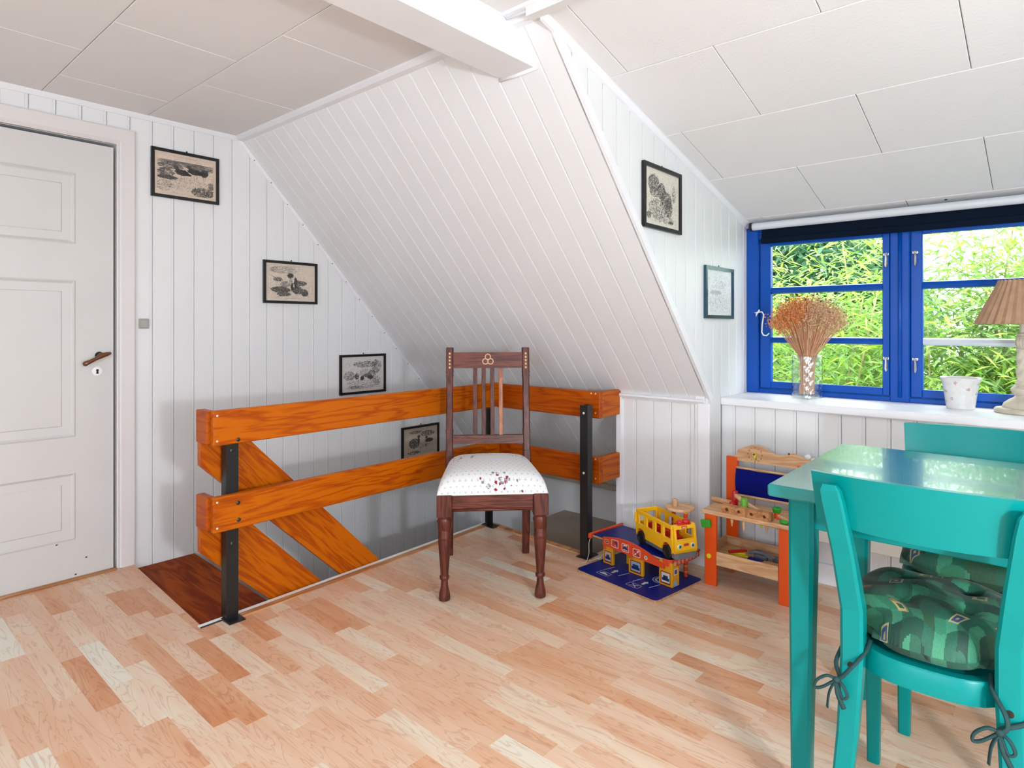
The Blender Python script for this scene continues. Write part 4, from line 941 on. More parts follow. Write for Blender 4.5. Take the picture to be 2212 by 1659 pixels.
# flower pot
fp = thing('flower_pot', 'white ceramic pot with small pink flower print on the sill', 'pot', (2.985, 3.18, SZ))
m = MB(); PR = [(.046, 0), (.049, .004), (.053, .03), (.058, .07), (.064, .105), (.070, .122), (.073, .128), (.072, .131), (.068, .128), (.060, .10), (.052, .02)]; nn = 96; rg = random.Random(2)
sp = [(rg.random() * 6.28, rg.uniform(.015, .11)) for _ in range(16)]
fine = []
for (r0, z0), (r1, z1) in zip(PR, PR[1:]):
    kk = max(1, int(abs(z1 - z0) / .004)); fine += [(r0 + (r1 - r0) * q / kk, z0 + (z1 - z0) * q / kk) for q in range(kk)]
fine.append(PR[-1])
for r_, z_ in fine:
    for i in range(nn): a = 2 * math.pi * i / nn; m.v.append((r_ * math.cos(a), r_ * math.sin(a), z_))
for k in range(len(fine) - 1):
    for i in range(nn):
        a = 2 * math.pi * (i + .5) / nn; z_ = (fine[k][1] + fine[k + 1][1]) / 2; c = C4('e9e6e2')
        for pa, pz in sp:
            da = (a - pa + 3.1416) % 6.2832 - 3.1416; d2 = (da * .058) ** 2 + (z_ - pz) ** 2
            if d2 < .007 ** 2 and rg.random() < .6: c = C4('d9a09a') if d2 < .005 ** 2 else C4('b7c0a8')
        m.col = c; j = (i + 1) % nn; m.face((k * nn + i, k * nn + j, (k + 1) * nn + j, (k + 1) * nn + i))
m.col = C4('e9e6e2'); m.face(list(range(nn))); m.face([(len(fine) - 1) * nn + i for i in range(nn)]); m.build('pot_body', 'ceramic', fp, 40)
# lamp
lp = thing('table_lamp', 'carved limed wood lamp with pleated brown paper shade on the sill', 'lamp', (3.185, 3.17, SZ))
m = MB(); m.lathe([(0, 0), (.086, 0), (.090, .004), (.090, .014), (.086, .019), (.064, .021), (.064, .026), (.058, .04), (.040, .055), (.028, .062), (.024, .068), (.03, .076), (.038, .088), (.038, .096), (.030, .106), (.023, .112), (.024, .118), (.022, .122), (0, .122)], 36, cap=False); m.build('base', 'lampwood', lp, 35)
nn = 24; vs = []; fs = []; K_ = 40
for k in range(K_ + 1):
    z = .12 + .125 * k / K_; 
    for i in range(nn): a = 2 * math.pi * i / nn; r = .0185 + .0028 * math.sin(3 * (a - z * 42)); vs.append((r * math.cos(a), r * math.sin(a), z))
for k in range(K_):
    for i in range(nn): j = (i + 1) % nn; fs.append((k * nn + i, k * nn + j, (k + 1) * nn + j, (k + 1) * nn + i))
m = MB(); m.add(vs, fs); m.lathe([(.02, .243), (.023, .247), (.02, .252), (.014, .256)], nn); m.build('twisted_column', 'lampwood', lp, True)
vs = []; fs = []
for k in range(17):
    t_ = k / 16; z = .255 + .05 * t_; rr_ = .014 + .0115 * math.sin(math.pi * t_)
    for i in range(48): a = 2 * math.pi * i / 48; r = rr_ * (1 - .14 * (1 if i % 4 == 0 else 0) * math.sin(math.pi * t_)); vs.append((r * math.cos(a), r * math.sin(a), z))
for k in range(16):
    for i in range(48): j = (i + 1) % 48; fs.append((k * 48 + i, k * 48 + j, (k + 1) * 48 + j, (k + 1) * 48 + i))
m = MB(); m.add(vs, fs); m.lathe([(.015, .303), (.021, .307), (.021, .312), (.012, .316), (.010, .318), (.010, .40), (0, .40)], 24); m.build('fluted_bulb', 'lampwood', lp, 40)
vs = []; fs = []; npl = 30; n2 = npl * 2
for k, (z, r) in enumerate(((.350, .158), (.352, .157), (.40, .134), (.50, .087), (.522, .077))):
    for i in range(n2):
        a = 2 * math.pi * i / n2; e = (.955 if i % 2 else 1.0); zz = z + (.006 if (k == 0 and i % 2) else 0) + (.004 if (k == 4 and i % 2 == 0) else 0)
        vs.append((r * e * math.cos(a), r * e * math.sin(a), zz))
for k in range(4):
    for i in range(n2): j = (i + 1) % n2; fs.append((k * n2 + i, k * n2 + j, (k + 1) * n2 + j, (k + 1) * n2 + i))
m = MB(); m.add(vs, fs); m.build('lamp_shade', 'shade', lp)
m = MB(); m.tube([(-.08, 0, .50), (.08, 0, .50)], .002, 6); m.tube([(0, -.08, .50), (0, .08, .50)], .002, 6); m.tube([(0, 0, .40), (0, 0, .50)], .003, 6); m.build('shade_carrier', 'chrome', lp)

# ================================================================== toys
def text(parent, body, size, mat, T, name='lettering'):
    cu = bpy.data.curves.new('t', 'FONT'); cu.body = body; cu.size = size; cu.align_x = 'CENTER'; cu.align_y = 'CENTER'; cu.extrude = .0002; cu.resolution_u = 3
    o = bpy.data.objects.new('t', cu); col.objects.link(o); bpy.context.view_layer.update()
    me = bpy.data.meshes.new_from_object(o.evaluated_get(bpy.context.evaluated_depsgraph_get())); bpy.data.objects.remove(o)
    me.transform(T); me.materials.clear(); me.materials.append(MAT[mat]); q = bpy.data.objects.new(name, me); col.objects.link(q); q.parent = parent; return q
RX = Matrix.Rotation(R(90), 4, 'X')
GA = -8.5; GO = Vector((1.856, 2.527, 0))
def gw(x, y, z): return GO + Matrix.Rotation(R(GA), 3, 'Z') @ Vector((x, y, z))
g = thing('toy_garage', 'wooden toy garage with blue decks, yellow pillars and a red arched sign', 'toy garage', tuple(GO), GA)
def rrect(x0, x1, y0, y1, r, n=5):
    pts = []
    for cx_, cy_, a0 in ((x1 - r, y1 - r, 0), (x0 + r, y1 - r, 90), (x0 + r, y0 + r, 180), (x1 - r, y0 + r, 270)):
        for k in range(n): a = R(a0 + 90 * k / (n - 1)); pts.append((cx_ + r * math.cos(a), cy_ + r * math.sin(a)))
    return pts
m = MB(); m.prism(rrect(-.20, .246, -.212, .126, .018), 2, 0, .009); gb = m.build('base_board', 'ply', g)
m = MB(); m.prism(rrect(-.198, .244, -.210, .124, .018), 2, .009, .0115); m.build('base_top', 'toyblue', gb)
m = MB(); m.col = C4('cfd6ea'); Z = .0118
def quad(m, pts): m.add(pts, [tuple(range(len(pts)))])
for x in (-.095, -.006, .072, .16): quad(m, [(x - .002 - .012, -.13, Z), (x + .002 - .012, -.13, Z), (x + .002, -.066, Z), (x - .002, -.066, Z)])
for x in (-.06, .108):
    quad(m, [(x - .006, -.125, Z), (x + .006, -.125, Z), (x + .006, -.10, Z), (x - .006, -.10, Z)]); quad(m, [(x - .014, -.10, Z), (x + .014, -.10, Z), (x, -.082, Z)])
    cx_, cy_ = x - .018, -.158; o_ = rrect(cx_ - .032, cx_ + .032, cy_ - .019, cy_ + .019, .006); i_ = rrect(cx_ - .030, cx_ + .030, cy_ - .017, cy_ + .017, .005); n = len(o_)
    m.add([p + (Z,) for p in o_] + [p + (Z,) for p in i_], [(i, (i + 1) % n, n + (i + 1) % n, n + i) for i in range(n)])
    if x < 0:
        quad(m, [(cx_ - .022, cy_ - .006, Z), (cx_ + .022, cy_ - .006, Z), (cx_ + .022, cy_ + .002, Z), (cx_ + .010, cy_ + .004, Z), (cx_ + .004, cy_ + .011, Z), (cx_ - .010, cy_ + .011, Z), (cx_ - .016, cy_ + .003, Z), (cx_ - .022, cy_ + .001, Z)])
    else:
        for s in (-1, 1): quad(m, [(cx_ - .018, cy_ - s * .012, Z), (cx_ - .014, cy_ - s * .013, Z), (cx_ + .018, cy_ + s * .010, Z), (cx_ + .015, cy_ + s * .013, Z)])
for r0, r1 in ((.040, .036), (.030, .020), (.012, .008)):
    n = 28; m.add([(.135 + r * math.cos(6.2832 * i / n), -.022 + r * math.sin(6.2832 * i / n), Z) for r in (r0, r1) for i in range(n)], [(i, (i + 1) % n, n + (i + 1) % n, n + i) for i in range(n)])
m.build('road_markings', 'plastic', gb, kind='stuff')
DZ = .122
def pillar(x0, x1, y0, y1, stick):
    p = bx('pillar', 'gold', g, x0, x1, y0, y1, .0115, DZ - .008, c=.002)
    m = MB(); xm = (x0 + x1) / 2; y = y0 - .0004
    def R_(a, b, c, d, colr, k=0): m.col = C4(colr); yy = y - k * .0002; m.add([(a, yy, c), (b, yy, c), (b, yy, d), (a, yy, d)], [(0, 1, 2, 3)])
    w_ = (x1 - x0) * .36; R_(xm - w_, xm + w_, .020, .072, '7c1a22'); R_(xm - w_ + .004, xm + w_ - .003, .026, .068, stick, 1); R_(xm - w_ + .007, xm + w_ - .006, .034, .046, '1a2a55', 2); R_(xm - w_ + .013, xm + w_ - .012, .046, .056, '2b3a66', 2)
    if x0 < .1: R_(x0 + .002, x0 + (x1 - x0) * .35, .075, .105, 'd9661f')
    m.build('car_sticker', 'plastic', p); return p
pillar(-.169, -.110, -.060, -.044, 'c9b6b4'); pillar(-.018, .062, -.060, -.046, '9fb0c4'); pr_ = pillar(.148, .216, -.060, -.008, 'e3ded0')
m = MB(); m.col = C4('e8e4da'); m.add([(.2163, -.048, .062), (.2163, -.022, .062), (.2163, -.022, .09), (.2163, -.048, .09)], [(0, 1, 2, 3)]); m.col = C4('3a4f8c'); m.add([(.2166, -.044, .066), (.2166, -.026, .066), (.2166, -.026, .084), (.2166, -.044, .084)], [(0, 1, 2, 3)])
m.col = C4('8fc0dd'); m.add([(.2163, -.050, .014), (.2163, -.024, .014), (.2163, -.030, .036), (.2163, -.040, .042), (.2163, -.048, .034)], [(0, 1, 2, 3, 4)]); m.build('side_sticker', 'plastic', pr_)
for x, y in ((-.15, .10), (-.02, .10)): bx('pillar', 'gold', g, x, x + .03, y, y + .02, .0115, DZ - .008, c=.002)
m = MB(); m.lathe([(.008, .0115), (.008, .05), (.010, .052), (.010, .066), (.006, .070), (0, .07)], 14, c=(-.085, .02, 0)); m.build('fuel_pump', 'gold', g, 40)
dk = bx('deck', 'ply', g, -.238, .208, -.056, .165, DZ - .008, DZ, c=.001); bx('deck_top', 'toyblue', dk, -.236, .206, -.054, .163, DZ, DZ + .0015)
# ramp bar at the left end
m = MB(); m.tube([(-.246, -.070, DZ + .004), (-.246, .172, DZ + .004)], .0065, 10); m.cbox(-.254, -.238, -.072, -.056, DZ - .016, DZ + .006, c=.002); m.build('ramp_bar', 'redorange', g, 40)
# arched sign along the front
top = [(-.165 + .345 * i / 20, .124 + .030 * math.sin(math.pi * min(1, (i / 20) * .92 + .10)) - .022 * (i / 20) ** 2.2) for i in range(21)]
m = MB(); m.prism([(-.165, .098), (-.10, .094), (.18, .0855)] + [p for p in reversed(top)], 1, -.068, -.061); sg = m.build('sign_board', 'redorange', g)
m = MB()
def icon(cx_, cz, s, kd):
    o_ = rrect(cx_ - s, cx_ + s, cz - s * .85, cz + s * .85, s * .3); i_ = rrect(cx_ - s * .9, cx_ + s * .9, cz - s * .74, cz + s * .74, s * .25); n = len(o_); m.col = C4('f2efe9'); y = -.0684
    m.add([(p[0], y, p[1]) for p in o_] + [(p[0], y, p[1]) for p in i_], [(i, (i + 1) % n, n + (i + 1) % n, n + i) for i in range(n)])
    P = lambda pts, c, k=0: (setattr(m, 'col', C4(c)), m.add([(cx_ + a * s, y - k * .0002, cz + b * s) for a, b in pts], [tuple(range(len(pts)))]))
    if kd == 0: P([(-.5, -.45), (.5, -.45), (.5, .45), (-.5, .45)], '3a4a40'); P([(-.3, -.1), (.2, -.2), (.3, .2), (-.2, .2)], 'cfd8d8', 1)
    if kd == 1: P([(-.65, -.1), (-.2, .4), (.6, .45), (.55, -.5), (.1, -.35), (.3, .05), (-.2, .1)], '22306f'); P([(-.1, -.35), (.3, -.55), (.2, -.3)], 'f2efe9', 1)
    if kd == 2: P([(-.7, -.35), (.7, -.35), (.6, .0), (.3, .1), (.15, .35), (-.25, .35), (-.4, .1), (-.65, .0)], '22306f'); P([(-.5, .3), (.5, .45), (.4, .65), (-.4, .6)], 'f2efe9', 1); P([(-.6, -.5), (.6, -.5), (.5, -.38), (-.5, -.38)], 'f2efe9', 1)
    if kd == 3:
        for q in (-1, 1): P([(-.65 * q, .5), (-.45 * q, .62), (.65 * q, -.45), (.5 * q, -.6)], '22306f' if q > 0 else 'f2efe9', q + 1)
        P([(-.75, .35), (-.35, .45), (-.45, .7)], '22306f', 3); P([(.75, -.35), (.3, -.45), (.5, -.7)], '22306f', 3)
icon(-.140, .1185, .011, 0); icon(-.090, .121, .021, 1); icon(-.030, .118, .021, 2); icon(.034, .112, .021, 3)
n = 16; m.col = C4('e9d9a0'); m.add([(.085 + .009 * math.cos(6.2832 * i / n), -.0684, .106 + .009 * math.sin(6.2832 * i / n)) for i in range(n)], [tuple(range(n))]); m.col = C4('4a66a0'); m.add([(.085 + .004 * math.cos(6.2832 * i / n), -.0688, .106 + .004 * math.sin(6.2832 * i / n)) for i in range(n)], [tuple(range(n))])
m.build('sign_icons', 'plastic', sg, fix=False, kind='stuff')
# red band around the right end of the deck
arc = [(.170, -.064), (.192, -.062), (.206, -.054), (.213, -.02), (.215, .04), (.213, .10), (.206, .152)]
m = MB(); vs = []
for x, y in arc:
    for z in (DZ - .024, DZ + .006): vs += [(x, y, z), (x + .005, y - .001, z)]
m.add(vs, [f for i in range(len(arc) - 1) for f in ((4 * i, 4 * i + 4, 4 * i + 6, 4 * i + 2), (4 * i + 1, 4 * i + 5, 4 * i + 7, 4 * i + 3), (4 * i + 2, 4 * i + 6, 4 * i + 7, 4 * i + 3), (4 * i, 4 * i + 4, 4 * i + 5, 4 * i + 1))]); rb = m.build('deck_band', 'redorange', g)
m = MB(); m.col = C4('f0ebe6')
for k in range(7):
    y = -.040 + k * .027; x = .2195 - abs(y - .04) * .03 + .0006; n = 10
    for r0, r1 in ((.0095, .007),): m.add([(x, y + r * math.cos(6.2832 * i / n), DZ - .009 + r * math.sin(6.2832 * i / n)) for r in (r0, r1) for i in range(n)], [(i, (i + 1) % n, n + (i + 1) % n, n + i) for i in range(n)])
    m.add([(x, y - .003, DZ - .012), (x, y + .003, DZ - .012), (x, y + .003, DZ - .006), (x, y - .003, DZ - .006)], [(0, 1, 2, 3)])
m.build('band_marks', 'plastic', rb, fix=False)
# lift tower: striped columns and a round top
for x, y, z0 in ((.178, .094, .0115), (.082, .142, DZ)):
    m = MB(); z = z0; k = 0
    while z < .294:
        z1 = min(z + (.019 if k % 2 == 0 else .007), .294); m.col = C4('d8431c') if k % 2 == 0 else C4('f08f2a'); m.lathe([(.0095, z), (.0095, z1)], 14, c=(x, y, 0), cap=True); z = z1; k += 1
    m.build('tower_column', 'plastic', g, 40)
m = MB(); m.lathe([(0, .294), (.064, .294), (.066, .297), (.066, .303), (.064, .306), (0, .306)], 36, c=(.126, .124, 0), cap=False); tw = m.build('tower_top', 'beech', g, 40)
m = MB(); m.lathe([(.011, .306), (.0125, .308), (.0125, .336), (.010, .339), (0, .339)], 16, c=(.112, .108, 0)); m.build('crank_knob', 'beech', tw, 40)
m = MB(); m.tube([(.135, .122, .295), (.134, .118, .24), (.133, .116, .19)], .0012, 5); m.build('lift_string', 'string', g)
m = MB(); m.tube([(-.244, -.066, DZ - .012), (-.236, -.085, .09), (-.226, -.095, .05), (-.232, -.10, .015), (-.240, -.105, .002), (-.250, -.12, .002)], .0014, 5); m.tube([(-.236, -.085, .004), (-.246, -.072, .003), (-.252, -.060, .003)], .0014, 5); m.tube([(-.236, -.085, .004), (-.20, -.05, .02), (-.18, -.03, .05)], .0014, 5); m.build('ramp_string', 'string', g, True)

# ---- bus parked on the deck
bp0 = gw(.106, .038, DZ + .0014)
b = thing('toy_bus', 'chunky yellow plastic toy bus parked on the toy garage deck', 'toy bus', tuple(bp0), GA - 18.7)
HL, HW = .140, .056
def arch_side(y0, y1):
    m = MB(); pts = [(-HL + .006, .034)]
    for cx_ in (-.098, .098):
        pts.append((cx_ - .036, .034))
        for k in range(9): a = R(180 - 22.5 * k); pts.append((cx_ + .036 * math.cos(a), .036 + .036 * math.sin(a)))
        pts.append((cx_ + .036, .034))
    pts += [(HL - .004, .034), (HL, .05), (HL - .002, .092), (-HL, .092), (-HL, .06)]
    m.prism(pts, 1, y0, y1)
    # window posts and the rail above
    for x0, x1 in ((-HL, -.112), (-.075, -.048), (-.008, .018), (.056, .080), (.124, HL - .004)): m.cbox(x0, x1, y0, y1, .090, .136, c=.002)
    m.cbox(-HL, HL - .006, y0, y1, .132, .152, c=.003); return m
for s in (-1, 1): arch_side(s * HW - .004, s * HW + .004).build('side_panel', 'yellow', b)
m = MB(); m.cbox(-HL - .004, -HL + .006, -HW, HW, .034, .095, c=.003); m.cbox(-HL - .004, -HL + .006, -HW, HW, .132, .152, c=.003)
for y in (-HW, 0, HW): m.cbox(-HL - .004, -HL + .006, y - .008, y + .008, .09, .135, c=.002)
m.build('rear_panel', 'yellow', b)
m = MB()
m.prism([(HL - .004, .034), (HL + .012, .036), (HL + .016, .05), (HL + .012, .088), (HL - .002, .092)], 1, -HW, HW)
m.prism([(HL - .010, .136), (HL + .004, .136), (HL + .002, .150), (HL - .010, .154)], 1, -HW, HW)
for y0, y1 in ((-HW, -HW + .012), (HW - .012, HW)): m.prism([(HL - .004, .09), (HL + .011, .088), (HL + .004, .138), (HL - .010, .138)], 1, y0, y1)
m.build('front_panel', 'yellow', b)
bx('bus_floor', 'orange', b, -HL, HL, -HW + .003, HW - .003, .050, .056)
m = MB()
for x in (-.06, 0, .06):
    for y in (-.026, .026): m.cbox(x - .016, x + .012, y - .02, y + .02, .055, .078, c=.004); m.cbox(x - .022, x - .012, y - .02, y + .02, .055, .104, c=.004)
m.build('seats', 'red', b)
m = MB(); m.cbox(-HL + .002, HL + .008, -HW + .004, HW - .004, .012, .038, c=.004); m.prism(rrect(HL - .02, HL + .022, -HW, HW, .014), 2, .016, .038); m.build('chassis', 'greyp', b)
for sx in (-.098, .098):
    for sy in (-1, 1):
        m = MB(); m.lathe([(0, -.009), (.026, -.009), (.030, -.006), (.030, .006), (.026, .009), (.018, .009), (.016, .006), (0, .006)], 24, T=Matrix.Translation((sx, sy * (HW - .004), .030)) @ Matrix.Rotation(R(90 if sy < 0 else -90), 4, 'X'), cap=False); m.build('wheel', 'tyre', b, 35)
m = MB(); m.ell((HL - .014, -.012, .160), (.013, .016, .010), 12); m.ell((HL - .012, .018, .162), (.016, .018, .012), 12); m.cbox(HL - .028, HL + .002, -.032, .036, .150, .157, c=.003); m.build('roof_light', 'red', b, True)
m = MB(); X = HL + .0165
m.col = C4('f5f5f0'); 
for y in (-.034, .034):
    m.ell((HL + .014, y, .066), (.003, .011, .011), 14)
m.col = C4('2f9db0')
for y in (-.033, .033): m.ell((HL + .0165, y, .067), (.002, .0075, .0075), 12)
m.col = C4('101014')
for y in (-.032, .032): m.ell((HL + .018, y, .067), (.0015, .004, .004), 10)
m.col = C4('c9281e'); m.cbox(HL + .012, HL + .0175, -.012, .012, .067, .077, c=.001); m.cbox(HL + .0005, HL + .0055, -.016, .012, .139, .148, c=.001); m.col = C4('f3efe8'); m.cbox(HL + .003, HL + .0058, -.012, .008, .142, .145, c=.0005)
m.build('front_details', 'plastic', b, 40, kind='stuff')

# ---- play workbench
wb = thing('play_workbench', 'orange and beech play workbench with clock face standing against the window wall', 'toy bench', (2.31, 2.72, 0))
def wbx(name, mat, x0, x1, y0, y1, z0, z1, c=.002, parent=wb): return bx(name, mat, parent, x0 - 2.31, x1 - 2.31, y0 - 2.72, y1 - 2.72, z0, z1, c=c)
lf = wbx('leg', 'orange', 2.130, 2.183, 2.600, 2.616, 0, .306); rf = wbx('leg', 'orange', 2.442, 2.495, 2.600, 2.616, 0, .306)
wbx('leg', 'orange', 2.130, 2.183, 2.838, 2.854, 0, .52); wbx('leg', 'orange', 2.442, 2.495, 2.838, 2.854, 0, .52)
wbx('worktop', 'beech', 2.118, 2.505, 2.592, 2.815, .306, .324, .004)
for y in (2.592, 2.828): wbx('tray_board', 'beech', 2.184 if y < 2.7 else 2.13, 2.441 if y < 2.7 else 2.495, y + .004, y + .012, .094, .152)
wbx('tray_bottom', 'beech', 2.135, 2.49, 2.604, 2.832, .112, .118, .001)
for x in (2.130, 2.487): wbx('tray_end', 'beech', x, x + .008, 2.617, 2.834, .094, .156)
pts = [(-.155, .505), (.185, .505), (.185, .555)] + [(.185 - .34 * i / 24, .545 + (.040 * math.exp(-((i / 24 - .68) / .20) ** 2)) + .022 * math.exp(-((i / 24 - .20) / .12) ** 2) - (.03 if i > 22 else 0)) for i in range(1, 25)]
m = MB(); m.prism(pts, 1, .119, .131); bk_ = m.build('clock_board', 'beech', wb)
for h_ in range(12):
    a = R(90 - 30 * (h_ + 1 if h_ else 12)); nmb = h_ if h_ else 12
    a = R(90 - 30 * nmb); text(bk_, str(nmb), .011, 'bolt', Matrix.Translation((-.048 + .031 * math.cos(a), .1185, .542 + .031 * math.sin(a))) @ RX, 'numeral')
m = MB(); m.prism([(-.053, .548), (-.047, .551), (-.042, .546), (-.041, .536), (-.046, .522), (-.051, .533)], 1, .112, .1165); m.build('clock_hand', 'ylw', bk_)
m = MB(); m.prism([(-.050, .54), (-.046, .54), (-.040, .520), (-.044, .516)], 1, .1166, .1185); m.build('clock_hand', 'green', bk_)
m = MB(); m.lathe([(0, 0), (.004, 0), (.004, .003), (0, .003)], 10, T=Matrix.Translation((-.049, .112, .544)) @ RX, cap=False); m.lathe([(0, 0), (.004, 0), (.004, .003), (0, .003)], 10, T=Matrix.Translation((.099, .119, .565)) @ RX, cap=False); m.build('screw', 'bolt', bk_)
# sagging cloth
m = MB(); nx, nz = 20, 12; vs = []
for j in range(nz + 1):
    for i in range(nx + 1):
        a, c_ = i / nx, j / nz; vs.append((-.132 + .268 * a, .116 - .010 * math.sin(math.pi * c_) * (1 + .4 * math.sin(a * 9)) - .004 * math.sin(a * 14 + c_ * 3), .345 + .130 * c_ - .008 * math.sin(math.pi * a) * c_))
m.add(vs, [(j * (nx + 1) + i, j * (nx + 1) + i + 1, (j + 1) * (nx + 1) + i + 1, (j + 1) * (nx + 1) + i) for j in range(nz) for i in range(nx)]); m.build('tool_cloth', 'fabric_blue', wb, True)
m = MB(); m.tube([(-.13, .102, .352), (.14, .102, .352)], .006, 10); m.tube([(-.13, .116, .474), (.14, .116, .474)], .005, 10); m.build('cloth_rod', 'beech', wb, 40)
m = MB(); m.cbox(2.120 - 2.31, 2.162 - 2.31, -.136, -.121, .252, .284, c=.002, T=Matrix.Translation((-.165, -.128, .268)) @ Matrix.Rotation(R(-12), 4, 'Y') @ Matrix.Translation((.165, .128, -.268))); m.build('corner_bracket', 'green', wb)
m = MB(); m.lathe([(0, 0), (.0105, 0), (.0105, .004), (.007, .007), (0, .007)], 16, T=Matrix.Translation((-.159, -.120, .126)) @ RX, cap=False); m.build('screw_knob', 'ylw', wb, 40)
m = MB(); XB = [-.105, -.0565, -.0035, .0495, .102]; yf, yb_, z0, z1, zc, rh, n = -.12, -.088, .3235, .358, .341, .0068, 16
for x0, x1 in zip(XB, XB[1:]):          # each quarter of the block with a drilled hole
    cx_ = (x0 + x1) / 2; hx, vs = (x1 - x0) / 2, []
    angs = [2 * math.pi * i / n for i in range(n)]; hz0, hz1 = z0 - zc, z1 - zc; sq = []
    for a_ in angs:
        c_, s_ = math.cos(a_), math.sin(a_); k = min(hx / abs(c_) if abs(c_) > 1e-6 else 9, (hz1 if s_ > 0 else -hz0) / abs(s_) if abs(s_) > 1e-6 else 9); sq.append((c_ * k, s_ * k))
    for cxs, czs in ((hx, hz1), (-hx, hz1), (-hx, hz0), (hx, hz0)):       # the ray nearest a corner takes the corner
        j = min(range(n), key=lambda i: (sq[i][0] - cxs) ** 2 + (sq[i][1] - czs) ** 2); sq[j] = (cxs, czs)
    vs = [(cx_ + p[0], yf, zc + p[1]) for p in sq] + [(cx_ + rh * math.cos(q), yf, zc + rh * math.sin(q)) for q in angs] + [(cx_ + rh * math.cos(q), yf + .024, zc + rh * math.sin(q)) for q in angs]
    m.add(vs, [(r_ * n + i, r_ * n + (i + 1) % n, (r_ + 1) * n + (i + 1) % n, (r_ + 1) * n + i) for r_ in (0, 1) for i in range(n)] + [tuple(range(2 * n, 3 * n))])
m.add([(-.105, yf, z0), (.102, yf, z0), (.102, yb_, z0), (-.105, yb_, z0), (-.105, yf, z1), (.102, yf, z1), (.102, yb_, z1), (-.105, yb_, z1)], [(0, 1, 2, 3), (4, 5, 6, 7), (1, 2, 6, 5), (2, 3, 7, 6), (3, 0, 4, 7)])
hb = m.build('hole_block', 'oak', wb)
# pegs hanging below the worktop
for x, y, mt, ln in ((2.236, 2.64, 'beech', .045), (2.290, 2.63, 'beech', .055), (2.352, 2.66, 'ylw', .035), (2.382, 2.64, 'beech', .045), (2.415, 2.67, 'beech', .03)):
    m = MB(); m.lathe([(.001, .306 - ln), (.0065, .306 - ln * .45), (.0065, .308)], 12, c=(x - 2.31, y - 2.72, 0)); m.build('peg', mt, wb, 40)
# loose tools on the worktop, each its own thing
WT = .324
def toy(name, label, cat, loc, rz=0): return thing(name, label, cat, loc, rz)
t = toy('toy_hammer', 'toy hammer with red head and beech handle lying on the workbench', 'toy tool', (2.225, 2.70, WT), -16)
m = MB(); m.lathe([(0, 0), (.013, .001), (.014, .006), (.014, .070), (.012, .076), (0, .076)], 16, cap=False); m.build('head', 'red', t, 40)
m = MB(); m.tube([(.006, -.004, .060), (.06, -.008, .036), (.155, -.012, .0125)], [.009, .011, .011], 12); m.build('handle', 'beech', t, 40)
t = toy('toy_peg', 'red toy peg standing on the workbench in front of the hammer', 'toy peg', (2.232, 2.652, WT)); m = MB(); m.lathe([(0, 0), (.012, 0), (.012, .036), (.010, .039), (0, .039)], 16, cap=False); m.build('peg_body', 'red', t, 40)
t = toy('toy_peg', 'tall lime green toy peg standing on the workbench', 'toy peg', (2.286, 2.6475, WT)); m = MB(); m.lathe([(0, 0), (.014, .0), (.014, .062), (.012, .066), (0, .066)], 18, cap=False); m.build('peg_body', 'lime', t, 40)
t = toy('toy_dowel', 'plain beech dowel lying at the end of the workbench', 'toy dowel', (2.19, 2.735, WT), 3); m = MB(); m.tube([(-.085, .010, .0115), (.02, -.005, .0115)], .0115, 14); m.build('dowel_body', 'beech', t, 40)
t = toy('toy_nut', 'flat green toy nut lying behind the hole block', 'toy nut', (2.325, 2.656, WT)); m = MB(); m.lathe([(.006, 0), (.021, 0), (.022, .003), (.022, .010), (.006, .010), (.006, 0)], 6, cap=False); m.build('nut_body', 'green', t)
t = toy('toy_block', 'small yellow toy block on the workbench', 'toy block', (2.372, 2.68, WT), 20); m = MB(); m.cbox(-.011, .011, -.011, .011, 0, .018, c=.002); m.build('block_body', 'ylw', t)
t = toy('toy_funnel', 'green toy cup upside down on an orange cone on the workbench', 'toy cup', (2.412, 2.675, WT)); m = MB(); m.lathe([(.012, 0), (.011, .026)], 14); m.build('cone', 'orange', t, 40); m = MB(); m.lathe([(.015, .024), (.020, .04), (.018, .044), (0, .044)], 14); m.build('cup', 'green', t, 40)
t = toy('toy_screwdriver', 'beech toy bolt with green end lying at the right of the worktop', 'toy tool', (2.455, 2.64, WT)); m = MB(); m.tube([(-.03, .02, .014), (.03, -.02, .009)], .008, 10); m.build('shaft', 'beech', t, 40); m = MB(); m.ell((.006, -.03, .009), (.02, .012, .009), 10); m.build('grip', 'green', t, True)
# things in the tray
TZ = .118
t = toy('toy_plank', 'yellow toy strip lying in the workbench tray', 'toy strip', (2.235, 2.70, TZ), 20); m = MB(); m.cbox(-.045, .045, -.013, .013, 0, .009, c=.002); m.cbox(-.035, .035, -.010, .012, .009, .017, c=.002); m.build('strip_body', 'ylw', t)
t = toy('toy_plank', 'red toy strip leaning on the yellow one in the workbench tray', 'toy strip', (2.238, 2.699, TZ + .015), 52); m = MB(); m.cbox(-.042, .042, -.008, .008, .002, .012, c=.002); m.build('strip_body', 'red', t)
t = toy('toy_plank', 'short red toy strip flat in the workbench tray', 'toy strip', (2.285, 2.635, TZ), 5); m = MB(); m.cbox(-.03, .03, -.010, .010, 0, .012, c=.002); m.build('strip_body', 'red', t)
t = toy('toy_saw', 'toy saw with dark blue handle and beech blade in the workbench tray', 'toy tool', (2.345, 2.66, TZ), -8)
m = MB(); m.cbox(-.05, .02, -.014, .014, 0, .022, c=.006); m.build('handle', 'toyblue', t); m = MB(); m.cbox(.0, .085, -.026, .014, .012, .018, c=.002, T=Matrix.Rotation(R(-4), 4, 'Y')); m.build('blade', 'ply', t)
t = toy('toy_pliers', 'grey metal toy pliers lying on the saw in the workbench tray', 'toy tool', (2.330, 2.72, TZ), -10)
